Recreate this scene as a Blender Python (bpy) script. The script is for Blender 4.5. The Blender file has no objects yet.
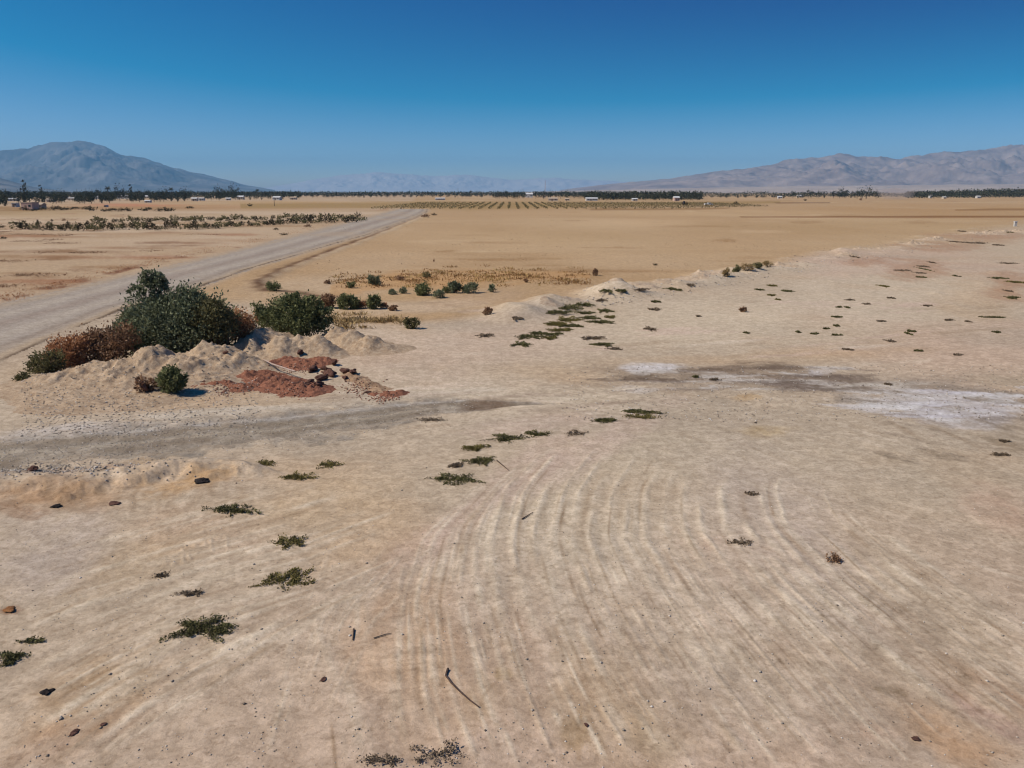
import bpy, math, random
import numpy as np
from mathutils import Vector
random.seed(7)
RNG = np.random.default_rng(7)
SC = bpy.context.scene
COL = SC.collection
PI = math.pi

# ------------------------------------------------------------------ camera model
CAM_H = 8.0
F = 804.0
YH = 192.0
PITCH = math.atan((384 - YH) / F)
CP, SP = math.cos(PITCH), math.sin(PITCH)

def ray(px, py):
    """world direction through a picture point (camera looks along +Y, tilted down)"""
    u = (px - 512.0) / F
    v = (384.0 - py) / F
    return u, CP + v * SP, -SP + v * CP

def ground_xy(px, py, z=0.0):
    dx, dy, dz = ray(px, py)
    t = (z - CAM_H) / dz
    return dx * t, dy * t

def at_depth(px, py, y):
    """point seen at (px,py) that lies y metres ahead"""
    dx, dy, dz = ray(px, py)
    t = y / dy
    return dx * t, y, CAM_H + dz * t

def project(x, y, z):
    zc = z - CAM_H
    d = y * CP - zc * SP
    up = y * SP + zc * CP
    d = np.where(d < .05, .05, d)
    return 512 + F * x / d, 384 - F * up / d

# ------------------------------------------------------------------ numpy noise
def vnoise(x, y, seed=0):
    xi = np.floor(x); yi = np.floor(y)
    fx = x - xi; fy = y - yi
    fx = fx * fx * (3 - 2 * fx); fy = fy * fy * (3 - 2 * fy)
    xi = xi.astype(np.int64).astype(np.uint32); yi = yi.astype(np.int64).astype(np.uint32)
    def h(a, b):
        n = a * np.uint32(374761393) + b * np.uint32(668265263) + np.uint32((seed * 2246822519 + 3266489917) & 0xffffffff)
        n = (n ^ (n >> np.uint32(13))) * np.uint32(1274126177)
        n = n ^ (n >> np.uint32(16))
        return (n & np.uint32(0xffff)).astype(np.float32) / 32767.5 - 1.0
    one = np.uint32(1)
    a = h(xi, yi); b = h(xi + one, yi); c = h(xi, yi + one); d = h(xi + one, yi + one)
    return (a * (1 - fx) + b * fx) * (1 - fy) + (c * (1 - fx) + d * fx) * fy

def fbm(x, y, wl, octaves=4, seed=0, gain=.5):
    out = 0; amp = 1.0; tot = 0
    for o in range(octaves):
        k = 2.03 ** o / wl
        ca, sa = math.cos(.7 * o + seed), math.sin(.7 * o + seed)
        out = out + amp * vnoise((x * ca - y * sa) * k + 17.3 * o, (x * sa + y * ca) * k - 9.1 * o, seed + o)
        tot += amp; amp *= gain
    return out / tot * 1.6

def smooth(a, b, x):
    t = np.clip((x - a) / (b - a), 0, 1)
    return t * t * (3 - 2 * t)

def lin(c):
    c = np.asarray(c, float) / 255.0
    return np.where(c <= .04045, c / 12.92, ((c + .055) / 1.055) ** 2.4)

# ------------------------------------------------------------------ object helpers
def tag(o, label=None, cat=None, group=None, kind=None):
    if label: o['label'] = label
    if cat: o['category'] = cat
    if group: o['group'] = group
    if kind: o['kind'] = kind
    return o

def empty(name, loc=(0, 0, 0), rz=0.0, scale=1.0):
    o = bpy.data.objects.new(name, None)
    o.empty_display_size = .2
    COL.objects.link(o)
    o.location = loc; o.rotation_euler = (0, 0, rz)
    o.scale = (scale,) * 3 if not hasattr(scale, '__len__') else scale
    return o

def mesh_obj(name, verts, faces, mat, parent=None, smooth_shade=False, tint=None):
    me = bpy.data.meshes.new(name)
    if isinstance(faces, np.ndarray):
        n, k = faces.shape
        me.vertices.add(len(verts)); me.vertices.foreach_set('co', np.asarray(verts, np.float32).ravel())
        me.loops.add(n * k); me.loops.foreach_set('vertex_index', faces.astype(np.int32).ravel())
        me.polygons.add(n); me.polygons.foreach_set('loop_start', np.arange(0, n * k, k, dtype=np.int32))
        me.polygons.foreach_set('loop_total', np.full(n, k, np.int32))
        me.update(calc_edges=True)
    else:
        me.from_pydata([tuple(v) for v in verts], [], [tuple(f) for f in faces])
    if tint is not None:
        a = me.attributes.new('tint', 'FLOAT', 'POINT'); a.data.foreach_set('value', np.asarray(tint, np.float32))
    if smooth_shade:
        me.polygons.foreach_set('use_smooth', np.ones(len(me.polygons), bool))
    me.materials.append(mat)
    me.update()
    o = bpy.data.objects.new(name, me)
    COL.objects.link(o)
    if parent: o.parent = parent
    return o

def copy_tree(o, parent=None):
    c = o.copy(); COL.objects.link(c); c.parent = parent
    for ch in list(o.children): copy_tree(ch, c)
    return c

UNITS = ['', 'first', 'second', 'third', 'fourth', 'fifth', 'sixth', 'seventh', 'eighth', 'ninth', 'tenth', 'eleventh', 'twelfth',
         'thirteenth', 'fourteenth', 'fifteenth', 'sixteenth', 'seventeenth', 'eighteenth', 'nineteenth']
TENS = {2: ('twenty', 'twentieth'), 3: ('thirty', 'thirtieth'), 4: ('forty', 'fortieth'), 5: ('fifty', 'fiftieth'), 6: ('sixty', 'sixtieth'), 7: ('seventy', 'seventieth')}
def nth(i):
    if i < 20: return UNITS[i]
    t, u = divmod(i, 10)
    return TENS[t][1] if u == 0 else TENS[t][0] + '-' + UNITS[u]

# ------------------------------------------------------------------ materials
def new_mat(name):
    m = bpy.data.materials.new(name); m.use_nodes = True
    nt = m.node_tree; nt.nodes.clear()
    out = nt.nodes.new('ShaderNodeOutputMaterial')
    p = nt.nodes.new('ShaderNodeBsdfPrincipled')
    nt.links.new(p.outputs[0], out.inputs['Surface'])
    p.inputs['Roughness'].default_value = .9
    p.inputs['Specular IOR Level'].default_value = .15
    return m, nt, p, out

def noise_node(nt, scale, detail=4, rough=.55, coord='Object'):
    tc = nt.nodes.new('ShaderNodeTexCoord')
    n = nt.nodes.new('ShaderNodeTexNoise')
    n.inputs['Scale'].default_value = scale; n.inputs['Detail'].default_value = detail; n.inputs['Roughness'].default_value = rough
    nt.links.new(tc.outputs[coord], n.inputs['Vector'])
    return n

def ramp_node(nt, stops):
    r = nt.nodes.new('ShaderNodeValToRGB')
    while len(r.color_ramp.elements) < len(stops): r.color_ramp.elements.new(.5)
    for e, (p, c) in zip(r.color_ramp.elements, stops):
        e.position = p; e.color = (*c, 1)
    return r

def plain(name, c, c2=None, scale=3.0, rough=.85, bump=0.0, spec=.15):
    """two-tone weathered surface"""
    m, nt, p, out = new_mat(name)
    if c2 is None: c2 = tuple(.75 * v for v in c)
    n = noise_node(nt, scale)
    r = ramp_node(nt, [(.3, c2), (.7, c)])
    nt.links.new(n.outputs['Fac'], r.inputs[0]); nt.links.new(r.outputs[0], p.inputs['Base Color'])
    p.inputs['Roughness'].default_value = rough; p.inputs['Specular IOR Level'].default_value = spec
    if bump:
        b = nt.nodes.new('ShaderNodeBump'); b.inputs['Strength'].default_value = bump; b.inputs['Distance'].default_value = .05
        nt.links.new(n.outputs['Fac'], b.inputs['Height']); nt.links.new(b.outputs[0], p.inputs['Normal'])
    return m

def leafy(name, stops, transl=.25):
    """leaf colour picked by each leaf's own random tint"""
    m, nt, p, out = new_mat(name)
    a = nt.nodes.new('ShaderNodeAttribute'); a.attribute_name = 'tint'
    r = ramp_node(nt, stops)
    nt.links.new(a.outputs['Fac'], r.inputs[0]); nt.links.new(r.outputs[0], p.inputs['Base Color'])
    p.inputs['Roughness'].default_value = .75
    t = nt.nodes.new('ShaderNodeBsdfTranslucent'); nt.links.new(r.outputs[0], t.inputs['Color'])
    mx = nt.nodes.new('ShaderNodeMixShader'); mx.inputs[0].default_value = transl
    nt.links.new(p.outputs[0], mx.inputs[1]); nt.links.new(t.outputs[0], mx.inputs[2])
    nt.links.new(mx.outputs[0], out.inputs['Surface'])
    return m

# ------------------------------------------------------------------ camera, world, sun
cam_d = bpy.data.cameras.new('camera'); cam = bpy.data.objects.new('camera', cam_d); COL.objects.link(cam)
cam.location = (0, 0, CAM_H); cam.rotation_euler = (PI / 2 - PITCH, 0, 0)
cam_d.sensor_width = 36.0; cam_d.lens = 36.0 * F / 1024.0
cam_d.clip_start = .1; cam_d.clip_end = 90000
SC.camera = cam

SUN_AZ, SUN_EL = math.radians(-103), math.radians(47)   # measured from +Y towards +X
w = bpy.data.worlds.new('World'); SC.world = w; w.use_nodes = True
nt = w.node_tree; nt.nodes.clear()
sky = nt.nodes.new('ShaderNodeTexSky'); sky.sky_type = 'NISHITA'; sky.sun_disc = False
sky.sun_elevation = SUN_EL; sky.sun_rotation = SUN_AZ
sky.altitude = 0; sky.air_density = 1.0; sky.dust_density = 0.8; sky.ozone_density = 4.0
tc = nt.nodes.new('ShaderNodeTexCoord'); mp = nt.nodes.new('ShaderNodeMapping')
mp.inputs['Scale'].default_value = (1, 1, 2.8)
nt.links.new(tc.outputs['Generated'], mp.inputs['Vector']); nt.links.new(mp.outputs[0], sky.inputs['Vector'])
hs = nt.nodes.new('ShaderNodeMix'); hs.data_type = 'RGBA'; hs.blend_type = 'SUBTRACT'; hs.inputs['Factor'].default_value = 1.0; hs.clamp_result = False
hs.inputs['B'].default_value = (2.85, 1.50, 1.28, 1)      # very clear dry air: less red overhead
mul = nt.nodes.new('ShaderNodeMix'); mul.data_type = 'RGBA'; mul.blend_type = 'MULTIPLY'; mul.inputs['Factor'].default_value = 1.0; mul.clamp_result = False; mul.inputs['B'].default_value = (1.98, 1.42, 1.27, 1)
mx0 = nt.nodes.new('ShaderNodeMix'); mx0.data_type = 'RGBA'; mx0.blend_type = 'LIGHTEN'; mx0.inputs['Factor'].default_value = 1.0; mx0.inputs['B'].default_value = (0, 0, 0, 1)
bg = nt.nodes.new('ShaderNodeBackground'); bg.inputs['Strength'].default_value = .09
wo = nt.nodes.new('ShaderNodeOutputWorld')
nt.links.new(sky.outputs[0], mul.inputs['A']); nt.links.new(mul.outputs['Result'], hs.inputs['A']); nt.links.new(hs.outputs['Result'], mx0.inputs['A']); nt.links.new(mx0.outputs['Result'], bg.inputs['Color']); nt.links.new(bg.outputs[0], wo.inputs['Surface'])

sun_d = bpy.data.lights.new('sun', 'SUN'); sun = bpy.data.objects.new('sun', sun_d); COL.objects.link(sun)
sun_d.energy = 3.6; sun_d.angle = math.radians(.55); sun_d.color = (1.0, .925, .80)
sv = Vector((math.sin(SUN_AZ) * math.cos(SUN_EL), math.cos(SUN_AZ) * math.cos(SUN_EL), math.sin(SUN_EL)))
sun.rotation_euler = (-sv).to_track_quat('-Z', 'Y').to_euler()

vs = SC.view_settings
vs.view_transform = 'Standard'; vs.look = 'None'; vs.exposure = 0.46; vs.gamma = 1.0; vs.use_curve_mapping = False
SC.render.engine = 'CYCLES'
SC.cycles.use_denoising = True; SC.cycles.filter_width = 1.2
SC.cycles.max_bounces = 5; SC.cycles.diffuse_bounces = 2; SC.cycles.glossy_bounces = 1; SC.cycles.transmission_bounces = 2
SC.cycles.volume_bounces = 0; SC.cycles.transparent_max_bounces = 6

# ------------------------------------------------------------------ haze: the dusty desert air
HAZE_TOP = 1060.0
HZ = 28000.0
hv = [(sx * HZ, sy * HZ, z) for z in (-3.0, HAZE_TOP) for sx, sy in ((-1, -1), (1, -1), (1, 1), (-1, 1))]
hf = [(3, 2, 1, 0), (4, 5, 6, 7), (0, 1, 5, 4), (1, 2, 6, 5), (2, 3, 7, 6), (3, 0, 4, 7)]
m = bpy.data.materials.new('haze_air'); m.use_nodes = True
nt = m.node_tree; nt.nodes.clear()
o_ = nt.nodes.new('ShaderNodeOutputMaterial'); pv = nt.nodes.new('ShaderNodeVolumePrincipled')
pv.inputs['Color'].default_value = (.24, .60, .97, 1); pv.inputs['Density'].default_value = 5.2e-5; pv.inputs['Anisotropy'].default_value = 0.0
nt.links.new(pv.outputs[0], o_.inputs['Volume'])
haze = mesh_obj('haze', hv, hf, m)
tag(haze, kind='stuff')
# ================================================================== GROUND
alpha = np.concatenate([np.arange(84, 42, -3.0), np.arange(42, 2.8, -.065)])
R_ROWS = np.concatenate([CAM_H / np.tan(np.radians(alpha)), np.geomspace(166.0, 27000.0, 210)])
TH_COLS = np.radians(np.concatenate([np.arange(-180, -78, 8.0), np.arange(-78, -36, 1.0), np.arange(-36, 36, .075), np.arange(36, 78, 1.0), np.arange(78, 180.1, 8.0)]))
TH_COLS[-1] = PI
NR, NC = len(R_ROWS), len(TH_COLS)
RR, TT = np.meshgrid(R_ROWS, TH_COLS, indexing='ij')
GX = (RR * np.sin(TT)).astype(np.float64); GY = (RR * np.cos(TT)).astype(np.float64)
PX, PY = project(GX, GY, 0 * GX)
behind = GY < .5
PX = np.where(behind, 512 + 4000 * np.sign(GX), PX); PY = np.where(behind, 3000, PY)
lnr = np.log(RR)

Z = np.zeros_like(GX)
near = np.exp(-RR / 140.0)
n_big = fbm(GX, GY, 22, 3, 1)
n_mid = fbm(GX, GY, 5.0, 3, 2)
n_small = fbm(GX, GY, 1.1, 4, 3)
n_fine = fbm(GX, GY, .28, 3, 4)
n_far = fbm(GX, GY, 130, 4, 5)
Z += .12 * n_big * np.exp(-RR / 300) + .05 * n_mid * near + .018 * n_small * np.exp(-RR / 60) + .006 * n_fine * np.exp(-RR / 25)

# warp noise whose grain follows the distance it is seen from
sc1 = smooth(18, 45, RR); sc2 = smooth(70, 200, RR)
WARP = (.55 * n_small + .45 * n_mid) * (1 - sc1) + (n_mid * .5 + n_big * .5) * sc1 * (1 - sc2) + n_far * sc2

WARP_FINE = fbm(GX, GY, .45, 4, 61) * (1 - sc1) + fbm(GX, GY, 1.6, 4, 62) * sc1 * (1 - sc2) + fbm(GX, GY, 30, 4, 63) * sc2
def patch(cx, cy, rx, ry, rot=0.0, soft=.5, warp=.5):
    out = np.zeros_like(GX); m_ = 2.4 * max(rx, ry)
    c, s = math.cos(math.radians(rot)), math.sin(math.radians(rot))
    hx, hy = 2.4 * (abs(rx * c) + abs(ry * s)), 2.4 * (abs(rx * s) + abs(ry * c))
    sel = (np.abs(PX - cx) < hx) & (np.abs(PY - cy) < hy) & ~behind
    if not sel.any(): return out
    x, y = GX[sel], GY[sel]; dx, dy = PX[sel] - cx, PY[sel] - cy
    d = np.sqrt(((dx * c + dy * s) / rx) ** 2 + ((-dx * s + dy * c) / ry) ** 2)
    r0 = math.hypot(*ground_xy(cx, max(cy, 196))); wx = 1.1 * rx * r0 / F; wy = max(1.6 * ry * r0 * r0 / (F * CAM_H), .1)
    sd = int(cx * 7 + cy * 13)
    n1 = fbm(x / wx, y / wy, 1.0, 5, sd, .62); n2 = fbm(x / wx, y / wy, .33, 4, sd + 1, .62)
    d = d + warp * (1.0 * n1 + .5 * n2)
    out[sel] = (1 - smooth(1 - soft, 1 + soft, d)) * np.clip(.92 + .5 * n2 + .2 * n1, .15, 1)
    return out

def along(pts, half, soft=.4, warp=.25):
    """mask of a band that follows a polyline of picture points (x, y); half = half widths measured down the picture"""
    xs = np.array([p[0] for p in pts], float); ys = np.array([p[1] for p in pts], float)
    hw = np.interp(PX, xs, np.broadcast_to(np.asarray(half, float), xs.shape))
    yy = np.interp(PX, xs, ys)
    d = np.abs(PY - yy) / hw + warp * (WARP + .6 * WARP_FINE)
    mk = 1 - smooth(1 - soft, 1 + soft, d)
    return mk * (PX > xs[0]) * (PX < xs[-1]) * ~behind

# ---------------------------------------------------------- albedo of the sand
K = .90
def C(r, g, b): return lin((r, g, b)) * K * np.array([.985, .995, 1.0])
col = np.empty(GX.shape + (3,))
col[:] = C(190, 170, 146)
def lay(mask, c, strength=1.0):
    global col
    k = np.clip(mask * strength, 0, 1)[..., None]
    col = col * (1 - k) + np.asarray(c) * k

pale, pink, grey, tan = C(200, 181, 158), C(197, 166, 145), C(176, 160, 140), C(188, 158, 122)
lay(smooth(-.1, .9, n_big), pink, .55)
lay(smooth(.0, .9, fbm(GX, GY, 14, 4, 21)), grey, .55)
lay(smooth(.1, 1.0, fbm(GX, GY, 9, 4, 22)), pale, .5)
lay(smooth(.2, .9, fbm(GX, GY, 4, 5, 23)), C(186, 158, 128), .35)

# the tan fallow field beyond the rim of the cleared ground, and everything past it
rim_x = [-400, 250, 330, 380, 440, 500, 560, 610, 650, 690, 730, 770, 820, 870, 920, 970, 1024, 1400]
rim_y = [300, 300, 322, 326, 322, 313, 300, 291, 286, 279, 271, 264, 254, 247, 239, 231, 224, 180]
RIM = np.interp(PX, rim_x, rim_y)
field = 1 - smooth(-6, 5, PY - RIM + 3.5 * WARP)
lay(field, C(183, 152, 115), 1)
lay(field * smooth(-.2, .8, n_far), C(178, 146, 106), .6)
lay(field * smooth(.0, .9, fbm(GX, GY * .35, 60, 4, 24)), C(198, 170, 134), .55)
lay(field * smooth(.1, .9, fbm(GX * .3, GY, 12, 4, 25)), C(172, 140, 103), .35)
for (cx, cy, rx, ry, c, s) in [
    (640, 222, 70, 4, C(203, 172, 134), .6), (560, 237, 90, 6, C(180, 150, 110), .4), (860, 228, 150, 8, C(176, 146, 106), .5),
    (900, 240, 90, 7, C(192, 164, 128), .6), (700, 213, 160, 3, C(199, 168, 128), .5), (930, 210, 110, 6, C(176, 140, 98), .6),
    (480, 240, 60, 10, C(195, 165, 128), .4), (380, 262, 60, 12, C(196, 169, 137), .5), (330, 285, 60, 10, C(198, 174, 146), .6),
    (700, 262, 70, 8, C(192, 164, 130), .4), (640, 262, 60, 8, C(200, 172, 138), .4)]:
    lay(patch(cx, cy, rx, ry, 0, .6, .35), c, s)
# land across the road
west = smooth(4, -4, PX - np.interp(PY, [193, 209, 222, 247, 274, 303, 327, 375], [420, 402, 350, 250, 130, 0, -100, -300])) * (PY < 330)
lay(west, C(186, 160, 130), .9)
lay(west * smooth(-.1, .7, fbm(GX * .5, GY, 30, 4, 31)), C(199, 175, 148), .8)
lay(west * smooth(.0, .8, fbm(GX * .25, GY, 14, 5, 32)), C(164, 130, 96), .55)
for (cx, cy, rx, ry, c, s) in [
    (40, 214, 70, 3.5, C(168, 140, 98), .8), (180, 207, 150, 3, C(182, 142, 100), .7), (130, 205, 40, 1.6, C(190, 128, 95), .8),
    (100, 217, 130, 3, C(196, 170, 138), .6), (300, 203, 120, 2.2, C(186, 152, 108), .8), (270, 231, 90, 4, C(193, 168, 140), .6),
    (10, 209, 40, 2, C(140, 105, 60), .8), (120, 208, 120, 1.5, C(150, 116, 78), .6), (60, 236, 70, 1.5, C(150, 116, 82), .7),
    (70, 252, 60, 1.6, C(140, 108, 78), .8), (130, 248, 50, 1.2, C(145, 108, 76), .7), (20, 256, 40, 1.4, C(150, 118, 84), .7), (190, 243, 30, 1.2, C(146, 108, 78), .7)]:
    lay(patch(cx, cy, rx, ry, 0, .6, .4), c, s)
rgw = random.Random(99)
for k in range(90):
    cx = rgw.uniform(-10, 380); cy = rgw.uniform(212, 292)
    if cy > np.interp(cx, [0, 130, 250, 350], [296, 266, 240, 216]) - 3: continue
    f = (cy - 192) / 80.
    lay(patch(cx, cy, rgw.uniform(8, 40) * (.4 + f), rgw.uniform(.5, 1.5) * (.5 + f), 0, .5, .8), rgw.choice([C(140, 104, 72), C(150, 116, 82), C(132, 98, 70), C(204, 182, 156), C(158, 112, 82)]), rgw.uniform(.4, .85))
for k in range(70):
    cx = rgw.uniform(420, 1040); cy = rgw.uniform(199, 285)
    if cy > np.interp(cx, rim_x, rim_y) - 4: continue
    f = (cy - 192) / 80.
    lay(patch(cx, cy, rgw.uniform(8, 50) * (.4 + f), rgw.uniform(.4, 1.6) * (.5 + f), 0, .5, .8), rgw.choice([C(160, 126, 88), C(152, 118, 80), C(198, 168, 132), C(202, 174, 138)]), rgw.uniform(.3, .7))
# rusty weeds and soil along the verge of the road
lay(along([(-200, 346), (0, 296), (60, 282), (130, 264), (200, 250), (255, 240), (330, 224), (390, 208)], [7, 6, 5, 4, 4, 3, 2, 1], .6, .8) * smooth(-.3, .7, WARP_FINE + WARP), C(160, 118, 84), .6)
lay(along([(-200, 346), (0, 299), (60, 286), (130, 268), (200, 252), (250, 245)], [3, 2.5, 2.5, 2, 1.5, 1], .5, .9) * smooth(-.4, .4, WARP_FINE + .5 * WARP), C(116, 72, 50), .85)
# vineyard soil and the far strips
lay(along([(240, 206), (400, 205), (470, 205.5), (640, 204), (780, 202)], [2.5, 3, 4.2, 2, 1.0], .5, .25), C(158, 130, 84), .8)
lay(along([(590, 209.5), (700, 209), (730, 208)], [1, .8, .4], .5, .3), C(138, 105, 66), .6)
lay(along([(740, 217), (860, 216.8), (1100, 216.5)], [.5, .8, 1.0], .5, .3), C(128, 88, 52), .8)
lay(along([(955, 210), (990, 209.5), (1100, 209.5)], [.6, 1.2, 1.2], .5, .3), C(135, 98, 58), .7)
lay(along([(775, 203), (830, 202.6)], [.5, .5], .5, .3), C(110, 78, 50), .6)
# orange dry strip at the rim
lay(along([(330, 290), (395, 278), (470, 279), (540, 276), (590, 276)], [4, 7, 8, 6, 2], .5, .7), C(190, 145, 95), .55)

# ---------------------------------------------------------- patches on the cleared ground
for (cx, cy, rx, ry, rot, soft, wp, c, s) in [
    # pale, pink and ochre stains
    (470, 345, 140, 18, -4, .6, .4, C(203, 176, 156), .6), (560, 372, 70, 10, 0, .6, .5, C(200, 170, 136), .6), (640, 330, 130, 24, -6, .6, .5, C(208, 190, 164), .7),
    (850, 305, 140, 28, -6, .6, .5, C(210, 192, 168), .7), (560, 400, 80, 12, -4, .6, .5, C(214, 194, 168), .7), (700, 460, 120, 26, 0, .6, .5, C(206, 188, 162), .6), (640, 520, 110, 40, 0, .6, .5, C(204, 186, 160), .6), (470, 385, 70, 9, -3, .6, .5, C(212, 192, 168), .6), (860, 268, 60, 8, -5, .5, .6, C(200, 172, 155), .6), (980, 300, 40, 18, 0, .6, .6, C(190, 158, 122), .5),
    (760, 358, 120, 6, -2, .5, .6, C(190, 160, 126), .6), (830, 352, 60, 5, 0, .5, .6, C(190, 156, 124), .5),
    (580, 455, 90, 14, -30, .5, .5, C(198, 170, 156), .6), (500, 490, 90, 16, -38, .5, .5, C(198, 170, 156), .6), (420, 548, 42, 20, -20, .6, .5, C(197, 168, 154), .6), (520, 425, 60, 8, -8, .6, .5, C(198, 172, 158), .6),
    (330, 500, 80, 32, -8, .6, .5, C(202, 172, 136), .8), (365, 540, 60, 26, -15, .6, .4, C(200, 168, 132), .7), (270, 470, 110, 14, -5, .6, .5, C(200, 168, 134), .5),
    (400, 640, 50, 45, 0, .6, .5, C(190, 152, 116), .75), (440, 700, 60, 50, 10, .6, .5, C(186, 152, 118), .5), (100, 690, 60, 30, -30, .5, .7, C(164, 128, 84), .75), (70, 735, 60, 20, -20, .6, .6, C(172, 134, 104), .7),
    (55, 555, 60, 38, -20, .6, .5, C(190, 172, 156), .8), (240, 480, 50, 20, 20, .6, .6, C(190, 172, 152), .5), (180, 535, 70, 24, 0, .6, .5, C(192, 160, 132), .6), (150, 560, 55, 18, -20, .6, .5, C(182, 152, 116), .6),
    (760, 430, 28, 5, 0, .5, .5, C(176, 148, 100), .8), (748, 396, 12, 3, 0, .5, .5, C(188, 150, 96), .7),
    (1000, 508, 42, 20, 25, .5, .5, C(192, 156, 132), .75), (940, 470, 70, 20, 10, .6, .4, C(180, 164, 142), .5), (900, 600, 130, 50, 20, .7, .4, C(174, 156, 132), .6),
    (1000, 700, 60, 18, 30, .5, .5, C(160, 122, 90), .8), (960, 745, 50, 22, 30, .5, .5, C(190, 146, 104), .8), (985, 720, 50, 8, 30, .5, .5, C(168, 128, 116), .6), (875, 735, 22, 8, 10, .5, .5, C(176, 142, 118), .6),
    (880, 692, 9, 5, 20, .4, .5, C(122, 98, 64), .8), (897, 693, 10, 5, 30, .4, .5, C(118, 94, 62), .8), (966, 683, 8, 5, 10, .4, .5, C(110, 84, 58), .8),
    (578, 740, 14, 26, 15, .5, .6, C(138, 104, 52), .85), (600, 700, 40, 60, -25, .6, .6, C(176, 146, 108), .6), (655, 745, 40, 26, 30, .6, .6, C(160, 134, 98), .6),
    (503, 677, 10, 7, 0, .25, .35, C(136, 112, 72), .9), (485, 700, 20, 30, 20, .6, .5, C(188, 160, 126), .4),
    (720, 620, 16, 20, -20, .6, .5, C(196, 160, 140), .5), (712, 548, 10, 8, 20, .6, .5, C(200, 164, 144), .6), (760, 500, 70, 50, 20, .7, .4, C(190, 172, 158), .5), (830, 590, 40, 60, -40, .7, .5, C(188, 170, 156), .4),
    (10, 610, 10, 4, -10, .4, .4, C(130, 76, 36), .9), (700, 700, 60, 50, 30, .7, .5, C(192, 172, 152), .5), (720, 640, 150, 80, 20, .7, .5, C(206, 190, 168), .5), (560, 560, 90, 60, 0, .7, .5, C(204, 188, 164), .45),
    # the damp streak with its salt crust
    (700, 372, 110, 7, 2, .5, .6, C(118, 100, 85), .95), (760, 379, 90, 9, 3, .5, .7, C(110, 92, 77), .95), (690, 385, 60, 5, 2, .5, .7, C(150, 132, 114), .7), (870, 388, 90, 6, 4, .5, .8, C(150, 134, 118), .6), (770, 366, 45, 4, 4, .5, .6, C(108, 90, 74), .85), (950, 400, 90, 15, 8, .6, .8, C(142, 128, 114), .85),
    (650, 367, 28, 4, 0, .4, .5, C(214, 206, 202), .95), (640, 388, 28, 3, 0, .5, .9, C(206, 196, 188), .6), (812, 374, 18, 3, -5, .5, .9, C(196, 190, 190), .8), (885, 402, 46, 8, 5, .5, .9, C(208, 202, 198), .65), (890, 386, 50, 3.5, 0, .5, .9, C(206, 196, 184), .7), (970, 411, 52, 12, 8, .5, 1.0, C(202, 196, 198), .65), (935, 408, 30, 5, 10, .5, 1.0, C(196, 190, 194), .7),
    (860, 372, 60, 8, 0, .6, .6, C(200, 180, 156), .5), (1000, 432, 40, 10, 20, .5, .9, C(140, 126, 108), .6), (1005, 382, 40, 8, 5, .6, .8, C(160, 144, 118), .5),
    # ground round the heaps
    (345, 345, 70, 16, 0, .6, .4, C(202, 178, 152), .6), (420, 372, 60, 10, 0, .6, .5, C(204, 180, 160), .6), (310, 402, 100, 6, -3, .5, .7, C(196, 164, 128), .6), (200, 402, 50, 7, -8, .5, .8, C(186, 146, 104), .6),
    (240, 412, 120, 5, -5, .5, .8, C(206, 194, 178), .7), (400, 394, 80, 4, -3, .5, .8, C(206, 190, 170), .7), (60, 432, 80, 5, -4, .5, .9, C(190, 184, 182), .6), (480, 398, 30, 4, 0, .5, .6, C(206, 190, 168), .5), (530, 402, 26, 9, 0, .5, .5, C(208, 188, 164), .8),
    (230, 320, 40, 14, -15, .5, .5, C(190, 168, 142), .6), (250, 300, 40, 12, -15, .5, .5, C(192, 168, 140), .5),
    (400, 308, 80, 7, -3, .5, .3, C(206, 184, 158), .8), (470, 300, 50, 8, -8, .5, .4, C(186, 160, 136), .6), (540, 300, 60, 5, -12, .5, .4, C(176, 150, 122), .55),
    # the eroded rim below the track
    (25, 497, 60, 12, 5, .5, .7, C(156, 112, 68), .85), (190, 484, 40, 9, -8, .5, .8, C(184, 138, 80), .85), (130, 468, 30, 6, -10, .5, .8, C(184, 146, 96), .7), (95, 495, 40, 8, -12, .5, .8, C(178, 140, 102), .6), (60, 474, 90, 5, -3, .5, .9, C(170, 138, 128), .7),
    (20, 512, 30, 6, 5, .4, .8, C(136, 92, 54), .7), (5, 470, 30, 7, 0, .5, .7, C(170, 150, 124), .5)]:
    if (cx, cy) in ((700, 372), (760, 379)): s = .7
    lay(patch(cx, cy, rx, ry, rot, soft, wp), c, s * (.68 if c[2] < .62 * c[0] else 1))

rgs = random.Random(314)
def streaks(n, x_, y_, rx_, ry_, cols, st, rot=0):
    for k in range(n):
        lay(patch(rgs.uniform(*x_), rgs.uniform(*y_), rgs.uniform(*rx_), rgs.uniform(*ry_), rot + rgs.uniform(-3, 3), .35, .9), rgs.choice(cols), rgs.uniform(*st))
streaks(46, (640, 850), (367, 391), (12, 50), (.8, 2.2), [C(104, 86, 72), C(112, 94, 80), C(120, 104, 92), C(196, 186, 176)], (.5, .9), 1)
streaks(40, (850, 1040), (388, 420), (12, 44), (.9, 2.4), [C(212, 206, 202), C(204, 196, 192), C(134, 120, 106), C(146, 132, 116), C(206, 200, 204)], (.5, .9), 4)
streaks(26, (880, 1040), (420, 460), (8, 30), (.8, 2.2), [C(140, 124, 106), C(152, 134, 112)], (.4, .8), 14)
streaks(40, (330, 640), (380, 412), (14, 50), (.9, 2.2), [C(212, 194, 170), C(168, 148, 128), C(160, 140, 120), C(208, 188, 168)], (.35, .8), -5)
streaks(40, (420, 1020), (300, 365), (10, 46), (.7, 2.0), [C(212, 194, 172), C(172, 152, 128), C(204, 178, 160), C(166, 144, 118)], (.3, .7), -3)
streaks(60, (560, 1040), (420, 600), (10, 40), (.8, 2.2), [C(212, 194, 172), C(168, 148, 126), C(172, 152, 128)], (.2, .5), 20)
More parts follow.
